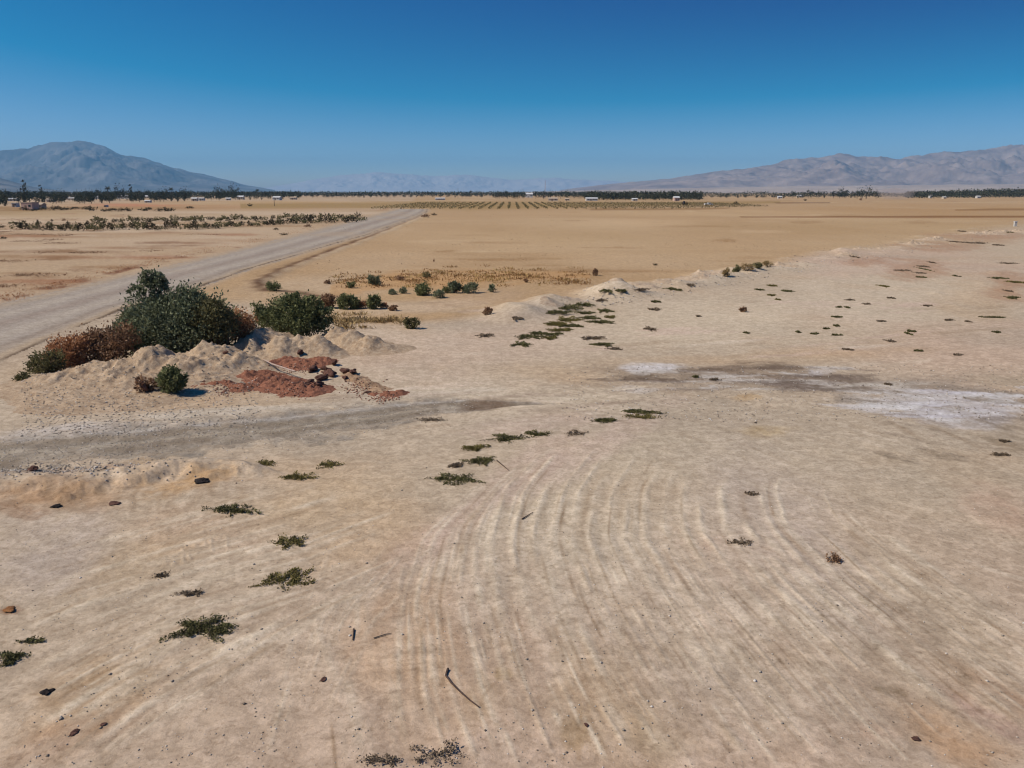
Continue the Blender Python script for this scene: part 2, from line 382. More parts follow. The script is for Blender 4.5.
for (cx, cy, rx, ry) in [(915, 270, 24, 7), (985, 236, 44, 4), (1008, 286, 20, 12), (935, 247, 30, 4), (872, 262, 20, 4)]:
    lay(patch(cx, cy, rx, ry, 0, .5, .9), C(168, 130, 102), .7)

# ---------------------------------------------------------- splatting lines and bumps into the grid
LIGHT = np.zeros_like(GX); DARK = np.zeros_like(GX); DRAIN = np.zeros_like(GX); HGT = np.zeros_like(GX)
def window(x, y, rad):
    r = math.hypot(x, y); th = math.atan2(x, y)
    i0, i1 = np.searchsorted(R_ROWS, (r - rad, r + rad)); da = rad / max(r, .5)
    j0, j1 = np.searchsorted(TH_COLS, (th - da, th + da))
    return slice(max(i0 - 1, 0), i1 + 1), slice(max(j0 - 1, 0), j1 + 1)
def splat(arr, x, y, w, a, mode='max'):
    sl = window(x, y, 2.6 * w)
    g = a * np.exp(-((GX[sl] - x) ** 2 + (GY[sl] - y) ** 2) / (w * w))
    if mode == 'max': arr[sl] = np.maximum(arr[sl], g)
    else: arr[sl] += g
def stroke(pts, w, a, arr, h=0.0, wob=.3, fade=True, seed=0):
    P = np.array(pts); seg = np.hypot(*np.diff(P, axis=0).T); s = np.concatenate([[0], np.cumsum(seg)])
    n = max(3, int(s[-1] / (w * .6)))
    t = np.linspace(0, s[-1], n)
    X = np.interp(t, s, P[:, 0]); Y = np.interp(t, s, P[:, 1])
    wobv = vnoise(t / 1.3, t * 0 + seed * 7.7, 91) * wob * w
    mod = np.clip((.72 if fade else 1.0) + (.8 if fade else .25) * vnoise(t / .9, t * 0 + seed * 3.1, 92), .0, 1.1)
    if fade: mod = mod * np.clip(np.minimum(t, s[-1] - t) / (s[-1] * .22 + 1e-6), 0, 1)
    d = np.gradient(np.stack([X, Y], 1), axis=0); d /= np.linalg.norm(d, axis=1)[:, None] + 1e-9
    X = X - d[:, 1] * wobv; Y = Y + d[:, 0] * wobv
    for k in range(n):
        if mod[k] > .05:
            splat(arr, X[k], Y[k], w, a * mod[k])
            if h: splat(HGT, X[k], Y[k], w, h * mod[k])

def resample(g, n=40):
    g = np.array(g, float); seg = np.hypot(*np.diff(g, axis=0).T); s = np.concatenate([[0], np.cumsum(seg)]) / seg.sum()
    t = np.linspace(0, 1, n)
    return np.stack([np.interp(t, s, g[:, 0]), np.interp(t, s, g[:, 1])], 1)
def family(guides, n, w, a, arr, h, tlen, t_range=(0, 1), seed=0, u_range=None, strat=None):
    G = np.stack([resample(g) for g in guides]); rg = random.Random(seed)
    u_range = u_range or (0, len(guides) - 1)
    for k in range(n):
        u = u_range[0] + (u_range[1] - u_range[0]) * ((k * .618034) % 1.0) if strat is None else round(rg.uniform(*u_range) / strat) * strat + rg.uniform(-.06, .06) * strat
        u = min(max(u, u_range[0]), u_range[1]); i = min(int(u), len(guides) - 2); f = u - i
        line = G[i] * (1 - f) + G[i + 1] * f
        L = rg.uniform(*tlen); t0 = rg.uniform(t_range[0], max(t_range[0], t_range[1] - L)); t1 = t0 + L
        idx = np.linspace(t0 * 39, min(t1, 1) * 39, 14)
        pp = np.stack([np.interp(idx, np.arange(40), line[:, 0]), np.interp(idx, np.arange(40), line[:, 1])], 1)
        stroke([ground_xy(*p) for p in pp], rg.uniform(*w), rg.uniform(*a), arr, h * rg.uniform(.5, 1.2), seed=k + seed * 100)

arcs0 = [[(530, 450), (470, 490), (420, 540), (400, 600), (398, 700), (410, 790)], [(560, 438), (505, 478), (458, 530), (442, 600), (452, 690), (490, 790)], [(590, 425), (545, 450), (505, 490), (490, 540), (495, 600), (520, 680), (560, 780)]]
arcs = [[(590, 425), (545, 450), (505, 490), (490, 540), (495, 600), (520, 680), (560, 780)],
        [(640, 425), (605, 450), (575, 490), (565, 540), (585, 600), (625, 680), (690, 780)],
        [(700, 425), (660, 450), (635, 490), (632, 540), (665, 600), (720, 680), (800, 780)],
        [(760, 430), (725, 455), (700, 490), (702, 530), (745, 590), (820, 665), (930, 780)],
        [(820, 440), (790, 460), (775, 490), (785, 525), (840, 580), (930, 650), (1040, 740)],
        [(880, 455), (860, 470), (850, 490), (865, 515), (920, 560), (1010, 620), (1090, 675)]]
family(arcs, 60, (.07, .12), (.6, 1.0), LIGHT, .04, (.10, .26), (.10, .5), 1, (0, 4), .27)
family(arcs, 34, (.10, .16), (.5, .9), LIGHT, .03, (.25, .6), (.15, 1.0), 31, (0, 5), .33)
family(arcs, 40, (.05, .10), (.35, .8), LIGHT, .022, (.10, .30), (.3, 1.0), 2)
family(arcs, 34, (.12, .28), (.2, .5), LIGHT, .015, (.15, .40), (.4, 1.0), 3)
family(arcs, 40, (.05, .10), (.3, .7), DARK, -.02, (.08, .30), (.1, 1.0), 4)
family(arcs, 16, (.25, .5), (.2, .45), DARK, -.01, (.15, .4), (.4, 1.0), 5)
sweeps = [[(0, 560), (60, 548), (150, 525), (250, 500), (330, 478)], [(0, 640), (80, 606), (190, 572), (300, 542), (400, 505)],
          [(0, 712), (90, 662), (200, 610), (320, 580), (430, 535)], [(20, 780), (110, 712), (200, 662), (300, 612), (410, 560)],
          [(90, 790), (170, 720), (250, 668), (320, 624), (400, 585)]]
family(arcs, 45, (.028, .05), (.5, 1.0), DARK, -.02, (.12, .45), (.1, 1.0), 21)
family(arcs, 30, (.03, .055), (.5, 1.0), LIGHT, .02, (.2, .6), (.25, 1.0), 22, (2, 5))
family(arcs, 40, (.03, .06), (.4, .9), DARK, -.02, (.2, .6), (.3, 1.0), 23, (2, 5))
family(arcs0, 22, (.05, .09), (.4, .9), LIGHT, .02, (.15, .5), (.1, 1.0), 24)
family(arcs0, 14, (.03, .06), (.4, .8), DARK, -.02, (.15, .5), (.1, 1.0), 25)
family(sweeps, 44, (.05, .15), (.5, 1.0), LIGHT, .03, (.2, .6), (0, 1), 6)
family(sweeps, 44, (.05, .10), (.4, .8), DARK, -.02, (.15, .5), (0, 1), 7)
family([[(300, 560), (310, 640), (332, 690), (350, 780)], [(420, 560), (410, 640), (420, 700), (430, 780)]], 12, (.05, .12), (.25, .6), LIGHT, .015, (.2, .6), (0, 1), 8)
family([[(560, 600), (600, 680), (660, 780)], [(660, 600), (740, 690), (830, 780)]], 26, (.05, .11), (.3, .7), DARK, -.02, (.2, .7), (0, 1), 9)
family(arcs, 90, (.03, .05), (.45, .95), LIGHT, .012, (.06, .30), (.08, 1.0), 41, (0, 5))
family(arcs0, 40, (.03, .05), (.4, .9), LIGHT, .012, (.06, .25), (.1, 1.0), 42)
family(sweeps, 60, (.028, .05), (.4, .9), LIGHT, .012, (.08, .35), (0, 1), 43)
family([[(330, 520), (300, 600), (280, 690), (250, 790)], [(470, 540), (380, 620), (340, 700), (330, 790)]], 22, (.03, .06), (.3, .8), LIGHT, .012, (.15, .5), (0, 1), 44)
# lugs pressed by a tyre beside the slope
for k in range(9):
    x0 = 166 + 7.5 * k; y0 = 561 - 2.6 * k
    stroke([ground_xy(x0, y0 - 8), ground_xy(x0 + 2, y0 + 8)], .06, random.uniform(.25, .6), LIGHT, random.uniform(.02, .045), wob=.8, seed=k)
    x0 = 150 + 9 * k; y0 = 535 - 3.0 * k
    stroke([ground_xy(x0 + 5, y0 - 14), ground_xy(x0, y0 + 12)], .07, .35, DARK, -.05, wob=.3, seed=k + 30)
# the winding stick-scrape and small crack near the bottom
stroke([ground_xy(*p) for p in [(503, 680), (492, 690), (484, 700), (481, 708), (490, 726)]], .035, .8, DARK, -.02, seed=61)
stroke([ground_xy(*p) for p in [(331, 720), (333, 740), (336, 768), (338, 790)]], .03, .9, DARK, -.02, wob=.5, seed=62)
# gullies down the slope under the track, cut in and also darkened for shade
for k in range(26):
    x0 = random.uniform(60, 250); y0 = 478 + random.uniform(-4, 10)
    stroke([ground_xy(x0, y0), ground_xy(x0 - 6 + random.uniform(-10, 14), y0 + 16), ground_xy(x0 + random.uniform(-20, 22), y0 + random.uniform(28, 50))], random.uniform(.07, .18), random.uniform(.35, .8), DARK, -.10, wob=.8, seed=k + 200)
for k in range(14):
    x0 = random.uniform(330, 480); y0 = random.uniform(400, 440)
    stroke([ground_xy(x0, y0), ground_xy(x0 + 40, y0 - 6), ground_xy(x0 + 90, y0 - 10)], .12, .4, LIGHT if k % 2 else DARK, .02, seed=k + 300)
# cracks and ruts on the damp side and the lines that run off to it
for (pts, w_, a_) in [([(880, 505), (930, 525), (965, 540)], .08, .5), ([(900, 412), (945, 430), (990, 452), (1024, 462)], .12, .7), ([(870, 408), (920, 440), (1000, 470)], .10, .5), ([(930, 440), (1024, 447)], .12, .5),
                       ([(700, 397), (800, 394), (900, 398)], .12, .35), ([(620, 380), (720, 384), (820, 388)], .14, .4)]:
    stroke([ground_xy(*p) for p in pts], w_, a_, DARK, -.04, wob=1.0, seed=int(pts[0][0]))

# low crumbled heaps along the rim of the cleared ground
rgm = random.Random(11)
for k in range(150):
    x = rgm.uniform(500, 1040); y = np.interp(x, rim_x, rim_y) + rgm.uniform(-3, 9)
    gx, gy = ground_xy(x, y)
    splat(HGT, gx, gy, rgm.uniform(.6, 1.9), rgm.uniform(.10, .50), 'add')
    if rgm.random() < .5: splat(LIGHT, gx, gy, rgm.uniform(.8, 1.8), rgm.uniform(.15, .5))
for k in range(60):
    x = rgm.uniform(800, 1040); y = rgm.uniform(232, 300)
    gx, gy = ground_xy(x, y); splat(HGT, gx, gy, rgm.uniform(.4, 1.0), rgm.uniform(.05, .22), 'add')
# the drain beside the road
drain = [(423, 214.5), (395, 226), (360, 240), (330, 250.5), (300, 261.5), (275, 272), (257, 281), (260, 286), (268, 289), (290, 290), (315, 294), (332, 296)]
stroke([ground_xy(*p) for p in drain], .95, 1.0, DARK, -.55, wob=.5, fade=False, seed=70)
stroke([ground_xy(*p) for p in drain], .55, 1.0, DRAIN, 0, wob=.5, fade=False, seed=70)
stroke([ground_xy(x, y + 2.2) for x, y in drain[:7]], .7, .4, LIGHT, .25, wob=.6, fade=False, seed=71)
stroke([ground_xy(*p) for p in [(300, 300), (380, 300), (440, 303), (466, 309), (458, 317), (420, 320), (360, 321)]], .3, .45, DARK, -.10, wob=.5, seed=72)
# the step of ground under the track
stepm = along([(-300, 500), (0, 492), (60, 494), (110, 486), (180, 477), (240, 474), (290, 478)], [22, 20, 18, 18, 16, 14, .3], .9, .5)
Z += HGT * np.where(HGT > 0, .6, .8)
Z += .27 * smooth(292, 235, PX) * along([(-300, 492), (0, 484), (60, 487), (110, 480), (180, 472), (240, 470), (290, 474)], [9, 9, 9, 9, 8, 6, .2], .9, .8) * (1 + .5 * n_small)

lay(np.clip(LIGHT, 0, 1) * (1 + .3 * n_small), C(216, 198, 174), .8)
brown = C(142, 116, 88)
lay(np.clip(DARK, 0, 1) * (1 + .3 * n_small), brown, .6)
lay(DRAIN, C(96, 66, 46), .8)

# ---------------------------------------------------------- road and haul track surfaces (sheets on the ground)
rl_y = [209, 221.5, 234, 247, 258.5, 274, 290, 303, 327, 375, 480]; rl_x = [398, 350, 300, 250, 200, 130, 60, 0, -100, -300, -740]
rr_y = [211.5, 216, 224, 235, 254, 267, 290, 309, 335, 362, 405, 480]; rr_x = [428, 420, 398, 368, 300, 256, 190, 125, 60, 0, -100, -270]
XL = np.interp(PY, rl_y, rl_x); XR = np.interp(PY, rr_y, rr_x)
tq = (PX - XL) / np.maximum(XR - XL, 1)
inroad = (PY > 209.0) & (PY < 475) & ~behind
edge_n = .05 * n_mid
road_m = inroad & (tq > .0 + edge_n) & (tq < 1.0 + edge_n)
road_soft = np.where(inroad, smooth(-.16, .03, tq) * (1 - smooth(.97, 1.12, tq)), 0)
lay(road_soft, C(176, 156, 134), .8)
road_col = col.copy()
base_road = C(166, 153, 140)
s_ = col; col = road_col
lay(road_m.astype(float), base_road, 1)
lane = lambda c, wd: np.exp(-((tq + .02 * n_mid - c) / wd) ** 2)
lay(lane(.5, .07), C(150, 132, 118), .6); lay(lane(.30, .06), C(180, 166, 150), .8); lay(lane(.70, .07), C(180, 166, 150), .8); lay(lane(.84, .03), C(140, 122, 106), .6)
lay(lane(.06, .06), C(176, 156, 132), .8); lay(lane(.95, .06), C(178, 156, 130), .9); lay(lane(.985, .02), C(98, 78, 60), 1.0)
lay(smooth(.2, .9, fbm(GX, GY, 3, 4, 41)), C(168, 152, 134), .45); lay(smooth(.3, .9, fbm(GX, GY, 16, 3, 42)), C(176, 154, 130), .5)
lay(smooth(330, 372, PY) * smooth(-.2, .8, n_mid + n_small), C(184, 164, 140), .7)
road_col = col; col = s_

trk = [(-420, 500), (-60, 462), (0, 456), (100, 446), (200, 437), (300, 426), (400, 411), (470, 404), (516, 402), (560, 402)]
thw = [26, 22, 21, 19, 17, 15, 11, 7, 2.5, .02]
tm = along(trk, thw, .4, .55)
lay(along(trk, [h * 1.35 for h in thw], .5, .6), C(178, 160, 138), .6)
tx = np.array([p[0] for p in trk], float)
tv = (PY - np.interp(PX, tx, [p[1] for p in trk])) / np.interp(PX, tx, thw)
s_ = col; col = col.copy()
lay(tm, C(148, 138, 126), .95)
for c_, wd, cc, st in [(-.75, .16, C(190, 180, 170), .7), (-.35, .16, C(150, 134, 114), .8), (.05, .16, C(172, 156, 134), .7), (.35, .14, C(146, 130, 110), .8), (.7, .16, C(168, 150, 128), .7)]:
    lay(tm * np.exp(-((tv + .12 * n_small + .1 * n_mid - c_) / wd) ** 2), cc, st)
lay(tm * smooth(.1, .8, fbm(GX, GY, .6, 4, 44)), C(130, 114, 98), .4); lay(tm * smooth(.1, .8, fbm(GX, GY, .9, 4, 45)), C(196, 182, 164), .4)
lay(patch(492, 403, 26, 7, -5, .4, .4), C(118, 96, 78), .85)
trk_col = col; col = s_
lay(tm, trk_col, 1)
Z += tm * .02 * np.sin(tv * 9 + n_small) - .05 * tm

# fine speckle of the sand itself
SPEC = n_fine
col = np.clip(col * (1 + .08 * n_fine[..., None] * np.exp(-RR / 40)[..., None] + .06 * n_small[..., None] * np.exp(-RR / 110)[..., None] + .04 * n_mid[..., None] * np.exp(-RR / 250)[..., None]), .01, 1)
trk_col = col; road_col = np.clip(road_col * (1 + .05 * n_small[..., None]), .01, 1)

def groundz(x, y):
    r = math.hypot(x, y); th = math.atan2(x, y)
    i = min(max(int(np.searchsorted(R_ROWS, r)) - 1, 0), NR - 2); j = min(max(int(np.searchsorted(TH_COLS, th)) - 1, 0), NC - 2)
    fr = min(max((r - R_ROWS[i]) / (R_ROWS[i + 1] - R_ROWS[i]), 0), 1); ft = min(max((th - TH_COLS[j]) / (TH_COLS[j + 1] - TH_COLS[j]), 0), 1)
    return float((Z[i, j] * (1 - ft) + Z[i, j + 1] * ft) * (1 - fr) + (Z[i + 1, j] * (1 - ft) + Z[i + 1, j + 1] * ft) * fr)
def spot(px, py):
    x, y = ground_xy(px, py)
    return x, y, groundz(x, y)

# ground shader: the laid-out soil colours broken up by grain, crumbs and pebble specks
def soil(name, bump=.5, specks=1.0):
    m, nt, p, out = new_mat(name)
    a = nt.nodes.new('ShaderNodeAttribute'); a.attribute_name = 'soil'
    n1 = noise_node(nt, 9.0, 8, .72); n2 = noise_node(nt, 1.3, 6, .62); n3 = noise_node(nt, 30.0, 4, .65); n4 = noise_node(nt, 3.4, 7, .66); n5 = noise_node(nt, 17.0, 3, .6)
    r1 = ramp_node(nt, [(.30, (.66, .635, .60)), (.5, (1, 1, 1)), (.70, (1.20, 1.19, 1.18))])
    r2 = ramp_node(nt, [(.3, (.92, .91, .90)), (.7, (1.05, 1.05, 1.05))])
    r3 = ramp_node(nt, [(.28, (.34, .30, .26)), (.37, (1, 1, 1))])
    r4 = ramp_node(nt, [(.32, (.88, .865, .85)), (.5, (1, 1, 1)), (.68, (1.07, 1.07, 1.065))])
    r5 = ramp_node(nt, [(.68, (1, 1, 1)), (.78, (1.22, 1.22, 1.22))])
    n6 = noise_node(nt, 2.6, 9, .6); n6.inputs['Distortion'].default_value = .6
    r6 = ramp_node(nt, [(.505, (.92, .91, .895)), (.525, (1.03, 1.03, 1.03))])
    n7 = noise_node(nt, 6.5, 9, .66)
    r7 = ramp_node(nt, [(.40, (.84, .82, .795)), (.43, (1, 1, 1)), (.60, (1, 1, 1)), (.63, (1.10, 1.095, 1.09))])
    x = a.outputs['Color']
    for n, r, f in ((n6, r6, 1.0), (n7, r7, .9), (n1, r1, .8), (n2, r2, 1.0), (n4, r4, .9), (n3, r3, .6 * specks), (n5, r5, .7)):
        nt.links.new(n.outputs['Fac'], r.inputs[0])
        mx = nt.nodes.new('ShaderNodeMix'); mx.data_type = 'RGBA'; mx.blend_type = 'MULTIPLY'; mx.inputs['Factor'].default_value = min(f, 1)
        nt.links.new(x, mx.inputs['A']); nt.links.new(r.outputs[0], mx.inputs['B']); x = mx.outputs['Result']
    nt.links.new(x, p.inputs['Base Color'])
    p.inputs['Roughness'].default_value = .95; p.inputs['Specular IOR Level'].default_value = .08
    b = nt.nodes.new('ShaderNodeBump'); b.inputs['Strength'].default_value = bump; b.inputs['Distance'].default_value = .05
    nt.links.new(n1.outputs['Fac'], b.inputs['Height']); nt.links.new(b.outputs[0], p.inputs['Normal'])
    return m

def grid_mesh(name, sel, zoff, colours, mat):
    """the faces of the ground grid picked by sel (one flag per vertex), as one sheet zoff above it"""
    idx = np.arange(NR * NC).reshape(NR, NC)
    q = np.stack([idx[:-1, :-1], idx[:-1, 1:], idx[1:, 1:], idx[1:, :-1]], -1)
    if sel is not None:
        fsel = sel[:-1, :-1] & sel[:-1, 1:] & sel[1:, 1:] & sel[1:, :-1]
        q = q[fsel]
    q = q.reshape(-1, 4)
    q = q[:, ::-1]
    used, inv = np.unique(q, return_inverse=True); q = inv.reshape(-1, 4)
    V = np.stack([GX.ravel()[used], GY.ravel()[used], Z.ravel()[used] + zoff], 1)
    o = mesh_obj(name, V, q, mat, smooth_shade=True)
    at = o.data.attributes.new('soil', 'FLOAT_COLOR', 'POINT')
    cc = np.ones((len(used), 4), np.float32); cc[:, :3] = colours.reshape(-1, 3)[used]
    at.data.foreach_set('color', cc.ravel())
    return o

M_SOIL = soil('sandy_soil'); M_ROAD = soil('dusty_road', .35, .5); M_TRACK = soil('gravelly_track', .9, 1.6)
# the two columns at the back meet at the same angle, so the disc closes
g = grid_mesh('ground', None, 0.0, col, M_SOIL); tag(g, 'wide pale sandy ground with grader marks and tan fallow field', 'ground', kind='structure')
g = grid_mesh('road', road_m, .004, road_col, M_ROAD); tag(g, 'straight dusty grey road running to the horizon', 'road', kind='structure')
g = grid_mesh('dirt_track', tm > .55, .004, trk_col, M_TRACK); tag(g, 'rough grey gravel track in front of the dirt heaps', 'track', kind='structure')
# ================================================================== MOUNTAINS
def rock(name, c1, c2, scale):
    m, nt, p, out = new_mat(name)
    n = noise_node(nt, scale, 8, .6)
    r = ramp_node(nt, [(.3, c2), (.7, c1)])
    nt.links.new(n.outputs['Fac'], r.inputs[0]); nt.links.new(r.outputs[0], p.inputs['Base Color'])
    p.inputs['Specular IOR Level'].default_value = .05
    return m
def range_mesh(name, prof, D, front, back, mat, seed, rough=.25, nx=560, ny=150, wl=.18):
    """a ridge whose skyline is prof = [(px, py)...] seen from the site, D metres off, with spurs and gullies down its near face"""
    xs = np.array([p[0] for p in prof], float); ys = np.array([p[1] for p in prof], float)
    px = np.linspace(xs[0], xs[-1], nx); py = np.interp(px, xs, ys)
    k = np.ones(5) / 5; py = np.convolve(np.pad(py, 2, 'edge'), k, 'valid')
    tt = np.linspace(0, 1, ny)
    Y = (D - front) + tt * (front + back)
    ridge = (D - front * 0)  # depth of the crest
    u = (px - 512) / F
    dz = (384 - py) / F
    slope = (-SP + dz * CP) / (CP + dz * SP)
    Hc = np.maximum(CAM_H + D * slope, 1.0)
    XX = np.outer(Y / D, u * D / (CP + dz * SP))
    YY = np.repeat(Y[:, None], nx, 1)
    tc_ = front / (front + back)
    rise = np.where(tt < tc_, (tt / tc_), 1 - (tt - tc_) / (1 - tc_))
    shp = np.where(tt < tc_, .25 * rise + .75 * rise ** 1.7, rise ** 1.1)
    S = D * wl
    n1 = 1 - np.abs(fbm(XX, YY * .5, S, 5, seed)); n2 = fbm(XX, YY, S * .25, 5, seed + 5)
    rr = np.repeat(shp[:, None], nx, 1)
    mask = np.sin(np.clip(rr, 0, 1) * PI)
    ZZ = Hc[None, :] * (rr + rough * mask * (n1 - .55) + .16 * mask * n2 + .07 * mask * fbm(XX, YY, S * .07, 4, seed + 9)) + Hc[None, :] * (.045 * n2 + .035 * fbm(XX, YY, S * .06, 4, seed + 7)) * rr
    ZZ = np.maximum(ZZ, -1.5) - 1.2
    idx = np.arange(nx * ny).reshape(ny, nx)
    q = np.stack([idx[:-1, :-1], idx[:-1, 1:], idx[1:, 1:], idx[1:, :-1]], -1).reshape(-1, 4)
    return mesh_obj(name, np.stack([XX.ravel(), YY.ravel(), ZZ.ravel()], 1), q, mat, smooth_shade=True)
M_FAR = rock('far_rock', (.21, .195, .19), (.06, .062, .066), .0022)
M_PALE = rock('haze_paled_rock', (.52, .47, .46), (.44, .40, .40), .0012)  # rock lightened to imitate thick haze, so the range melts into the sky
M_TAN = rock('bare_rock', (.34, .26, .22), (.17, .125, .115), .003)
M_PLAIN = rock('bajada_sand', (.42, .33, .26), (.30, .23, .19), .002)
o = range_mesh('mountain', [(-260, 190), (-180, 172), (-90, 158), (-20, 152), (10, 149), (40, 143.5), (60, 142), (84, 141), (100, 146), (120, 153), (150, 160), (172, 168), (200, 174), (225, 180), (245, 185), (275, 190)], 15500, 5000, 3000, M_FAR, 3, .38)
tag(o, 'tall blue mountain with a flat double summit beyond the houses', 'mountain', kind='structure')
o = range_mesh('foothill', [(-200, 188), (-120, 182), (-40, 176), (0, 178), (18, 183), (34, 187), (52, 189), (78, 192)], 7500, 1500, 900, M_FAR, 8)
tag(o, 'low dark foothill under the tall blue mountain', 'hill', kind='structure')
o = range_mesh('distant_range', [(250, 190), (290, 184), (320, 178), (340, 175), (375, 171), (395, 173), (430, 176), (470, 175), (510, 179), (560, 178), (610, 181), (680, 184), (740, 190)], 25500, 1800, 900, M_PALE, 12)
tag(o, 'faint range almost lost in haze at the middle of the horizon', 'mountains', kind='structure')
o = range_mesh('mountain_range', [(560, 190), (600, 185), (640, 181), (670, 178), (690, 175), (720, 171), (745, 169), (770, 166), (790, 160), (815, 158), (838, 153), (856, 154), (875, 157), (900, 158), (920, 156), (945, 152), (975, 150), (1000, 147), (1030, 145), (1100, 143), (1200, 150), (1290, 170)], 12500, 4200, 2500, M_TAN, 21, .28)
tag(o, 'bare purplish desert range behind the long fallow field', 'mountains', kind='structure')
o = range_mesh('bajada', [(520, 191.8), (640, 189), (720, 187.5), (800, 186), (900, 185), (1000, 184), (1120, 182), (1290, 182)], 7800, 2500, 1500, M_PLAIN, 31, .1)
tag(o, 'pale sandy slope at the foot of the bare range', 'slope', kind='structure')
# ================================================================== HEAPS OF EARTH
def heap_mesh(name, bumps, mat, res, seed, lump=.12, parent=None, sharp=1.5, zoff=0.0):
    """bumps: (x, y, height, radius). One lumpy heap standing on the ground, its skirt running just under the sand"""
    bx = np.array([b[0] for b in bumps]); by = np.array([b[1] for b in bumps]); bh = np.array([b[2] for b in bumps]); br = np.array([b[3] for b in bumps])
    x0, x1 = (bx - br * 1.9).min(), (bx + br * 1.9).max(); y0, y1 = (by - br * 1.9).min(), (by + br * 1.9).max()
    nx, ny = int((x1 - x0) / res) + 2, int((y1 - y0) / res) + 2
    X, Y = np.meshgrid(np.linspace(x0, x1, nx), np.linspace(y0, y1, ny))
    wx = X + .35 * fbm(X, Y, 2.2, 3, seed); wy = Y + .35 * fbm(X, Y, 2.2, 3, seed + 9)
    S = np.zeros_like(X)
    for x, y, h, r in bumps:
        d = np.hypot(wx - x, wy - y) / r
        S += (h * np.exp(-(np.sqrt(d * d + .04) ** sharp) * 1.6)) ** 3
    H = np.cbrt(S)
    H = H * (1 + lump * 1.5 * fbm(X, Y, 1.1, 3, seed + 2)) + lump * 1.5 * np.minimum(H, .6) * (fbm(X, Y, .4, 3, seed + 3) + .9 * fbm(X, Y, .16, 3, seed + 4, .65))
    keep = H > .035
    gz = np.vectorize(groundz)(X, Y)
    idx = np.arange(nx * ny).reshape(ny, nx)
    q = np.stack([idx[:-1, :-1], idx[:-1, 1:], idx[1:, 1:], idx[1:, :-1]], -1)
    f = keep[:-1, :-1] | keep[:-1, 1:] | keep[1:, 1:] | keep[1:, :-1]
    q = q[f].reshape(-1, 4); used, inv = np.unique(q, return_inverse=True); q = inv.reshape(-1, 4)
    Zh = gz + H - .06 + zoff
    o = mesh_obj(name, np.stack([X.ravel()[used], Y.ravel()[used], Zh.ravel()[used]], 1), q, mat, parent, smooth_shade=True)
    HEAPS.append((X, Y, np.where(keep, Zh, -9), x0, x1, y0, y1))
    return o
HEAPS = []
def topz(x, y):
    """the highest of the ground and the heaps at (x, y)"""
    z = groundz(x, y)
    for X, Y, Zh, x0, x1, y0, y1 in HEAPS:
        if x0 < x < x1 and y0 < y < y1:
            j = int((x - x0) / (x1 - x0) * (X.shape[1] - 1) + .5); i = int((y - y0) / (y1 - y0) * (X.shape[0] - 1) + .5)
            z = max(z, Zh[i, j])
    return z
def crest(px, py, depth, r):
    x, y, z = at_depth(px, py, depth)
    return (x, y, max(z, .15) + .06, r)

def heap_soil(name, c1, c2, c3, scale=5.0, bump=.7):
    m, nt, p, out = new_mat(name)
    n1 = noise_node(nt, scale, 8, .7); n2 = noise_node(nt, scale * 7, 4, .6); n3 = noise_node(nt, .7, 4, .6)
    r1 = ramp_node(nt, [(.30, c2), (.55, c1), (.72, c3)])
    r2 = ramp_node(nt, [(.30, (.34, .31, .29)), (.44, (1, 1, 1)), (.7, (1.12, 1.12, 1.12))])
    r3 = ramp_node(nt, [(.3, (.84, .82, .80)), (.7, (1.1, 1.1, 1.1))])
    nt.links.new(n1.outputs['Fac'], r1.inputs[0]); nt.links.new(n2.outputs['Fac'], r2.inputs[0]); nt.links.new(n3.outputs['Fac'], r3.inputs[0])
    x = r1.outputs[0]
    for r in (r2, r3):
        mx = nt.nodes.new('ShaderNodeMix'); mx.data_type = 'RGBA'; mx.blend_type = 'MULTIPLY'; mx.inputs['Factor'].default_value = 1
        nt.links.new(x, mx.inputs['A']); nt.links.new(r.outputs[0], mx.inputs['B']); x = mx.outputs['Result']
    nt.links.new(x, p.inputs['Base Color']); p.inputs['Roughness'].default_value = .95; p.inputs['Specular IOR Level'].default_value = .08
    b = nt.nodes.new('ShaderNodeBump'); b.inputs['Strength'].default_value = bump; b.inputs['Distance'].default_value = .08
    nt.links.new(n1.outputs['Fac'], b.inputs['Height']); nt.links.new(b.outputs[0], p.inputs['Normal'])
    return m
M_HEAP = heap_soil('heaped_sand', tuple(C(184, 160, 134)), tuple(C(150, 124, 98)), tuple(C(202, 182, 158)))
M_RIM = heap_soil('rim_sand', tuple(C(190, 168, 144)), tuple(C(160, 134, 110)), tuple(C(206, 188, 164)))
M_RED = heap_soil('red_crumbly_soil', (.28, .122, .075), (.16, .066, .043), (.38, .20, .13), 9.0, 1.0)
M_REDTAN = heap_soil('tan_and_red_soil', (.36, .24, .15), (.20, .11, .07), (.44, .32, .22), 6.0, .9)

bank = [crest(26, 396, 31.5, 1.5), crest(42, 384, 32.8, 1.8), crest(58, 373, 33.8, 1.9), crest(76, 366, 34.6, 1.8), crest(99, 360, 35.2, 1.9), crest(90, 380, 32.8, 1.6), crest(112, 372, 33.6, 1.5), crest(124, 358, 35.2, 1.8), crest(147, 345, 36.2, 1.9), crest(160, 347, 36.2, 1.6),
        crest(148, 372, 33.5, 1.9), crest(176, 357, 35.2, 1.5), crest(190, 361, 34.8, 1.4), crest(203, 341, 37.2, 1.7), crest(222, 343, 37.2, 1.4), crest(212, 357, 35.5, 1.6), crest(240, 350, 36.5, 1.4), crest(75, 390, 31.6, 1.8), crest(120, 390, 31.8, 1.8), crest(48, 398, 31.2, 1.5), crest(90, 404, 30.4, 2.2), crest(130, 402, 30.6, 2.4), crest(165, 392, 31.8, 2.0), crest(200, 376, 33.4, 2.0), crest(60, 406, 30.3, 1.8)]
o = heap_mesh('dirt_mound', bank, M_HEAP, .09, 51)
tag(o, 'long lumpy bank of pale dirt in front of the big dark green bush', 'dirt mound')
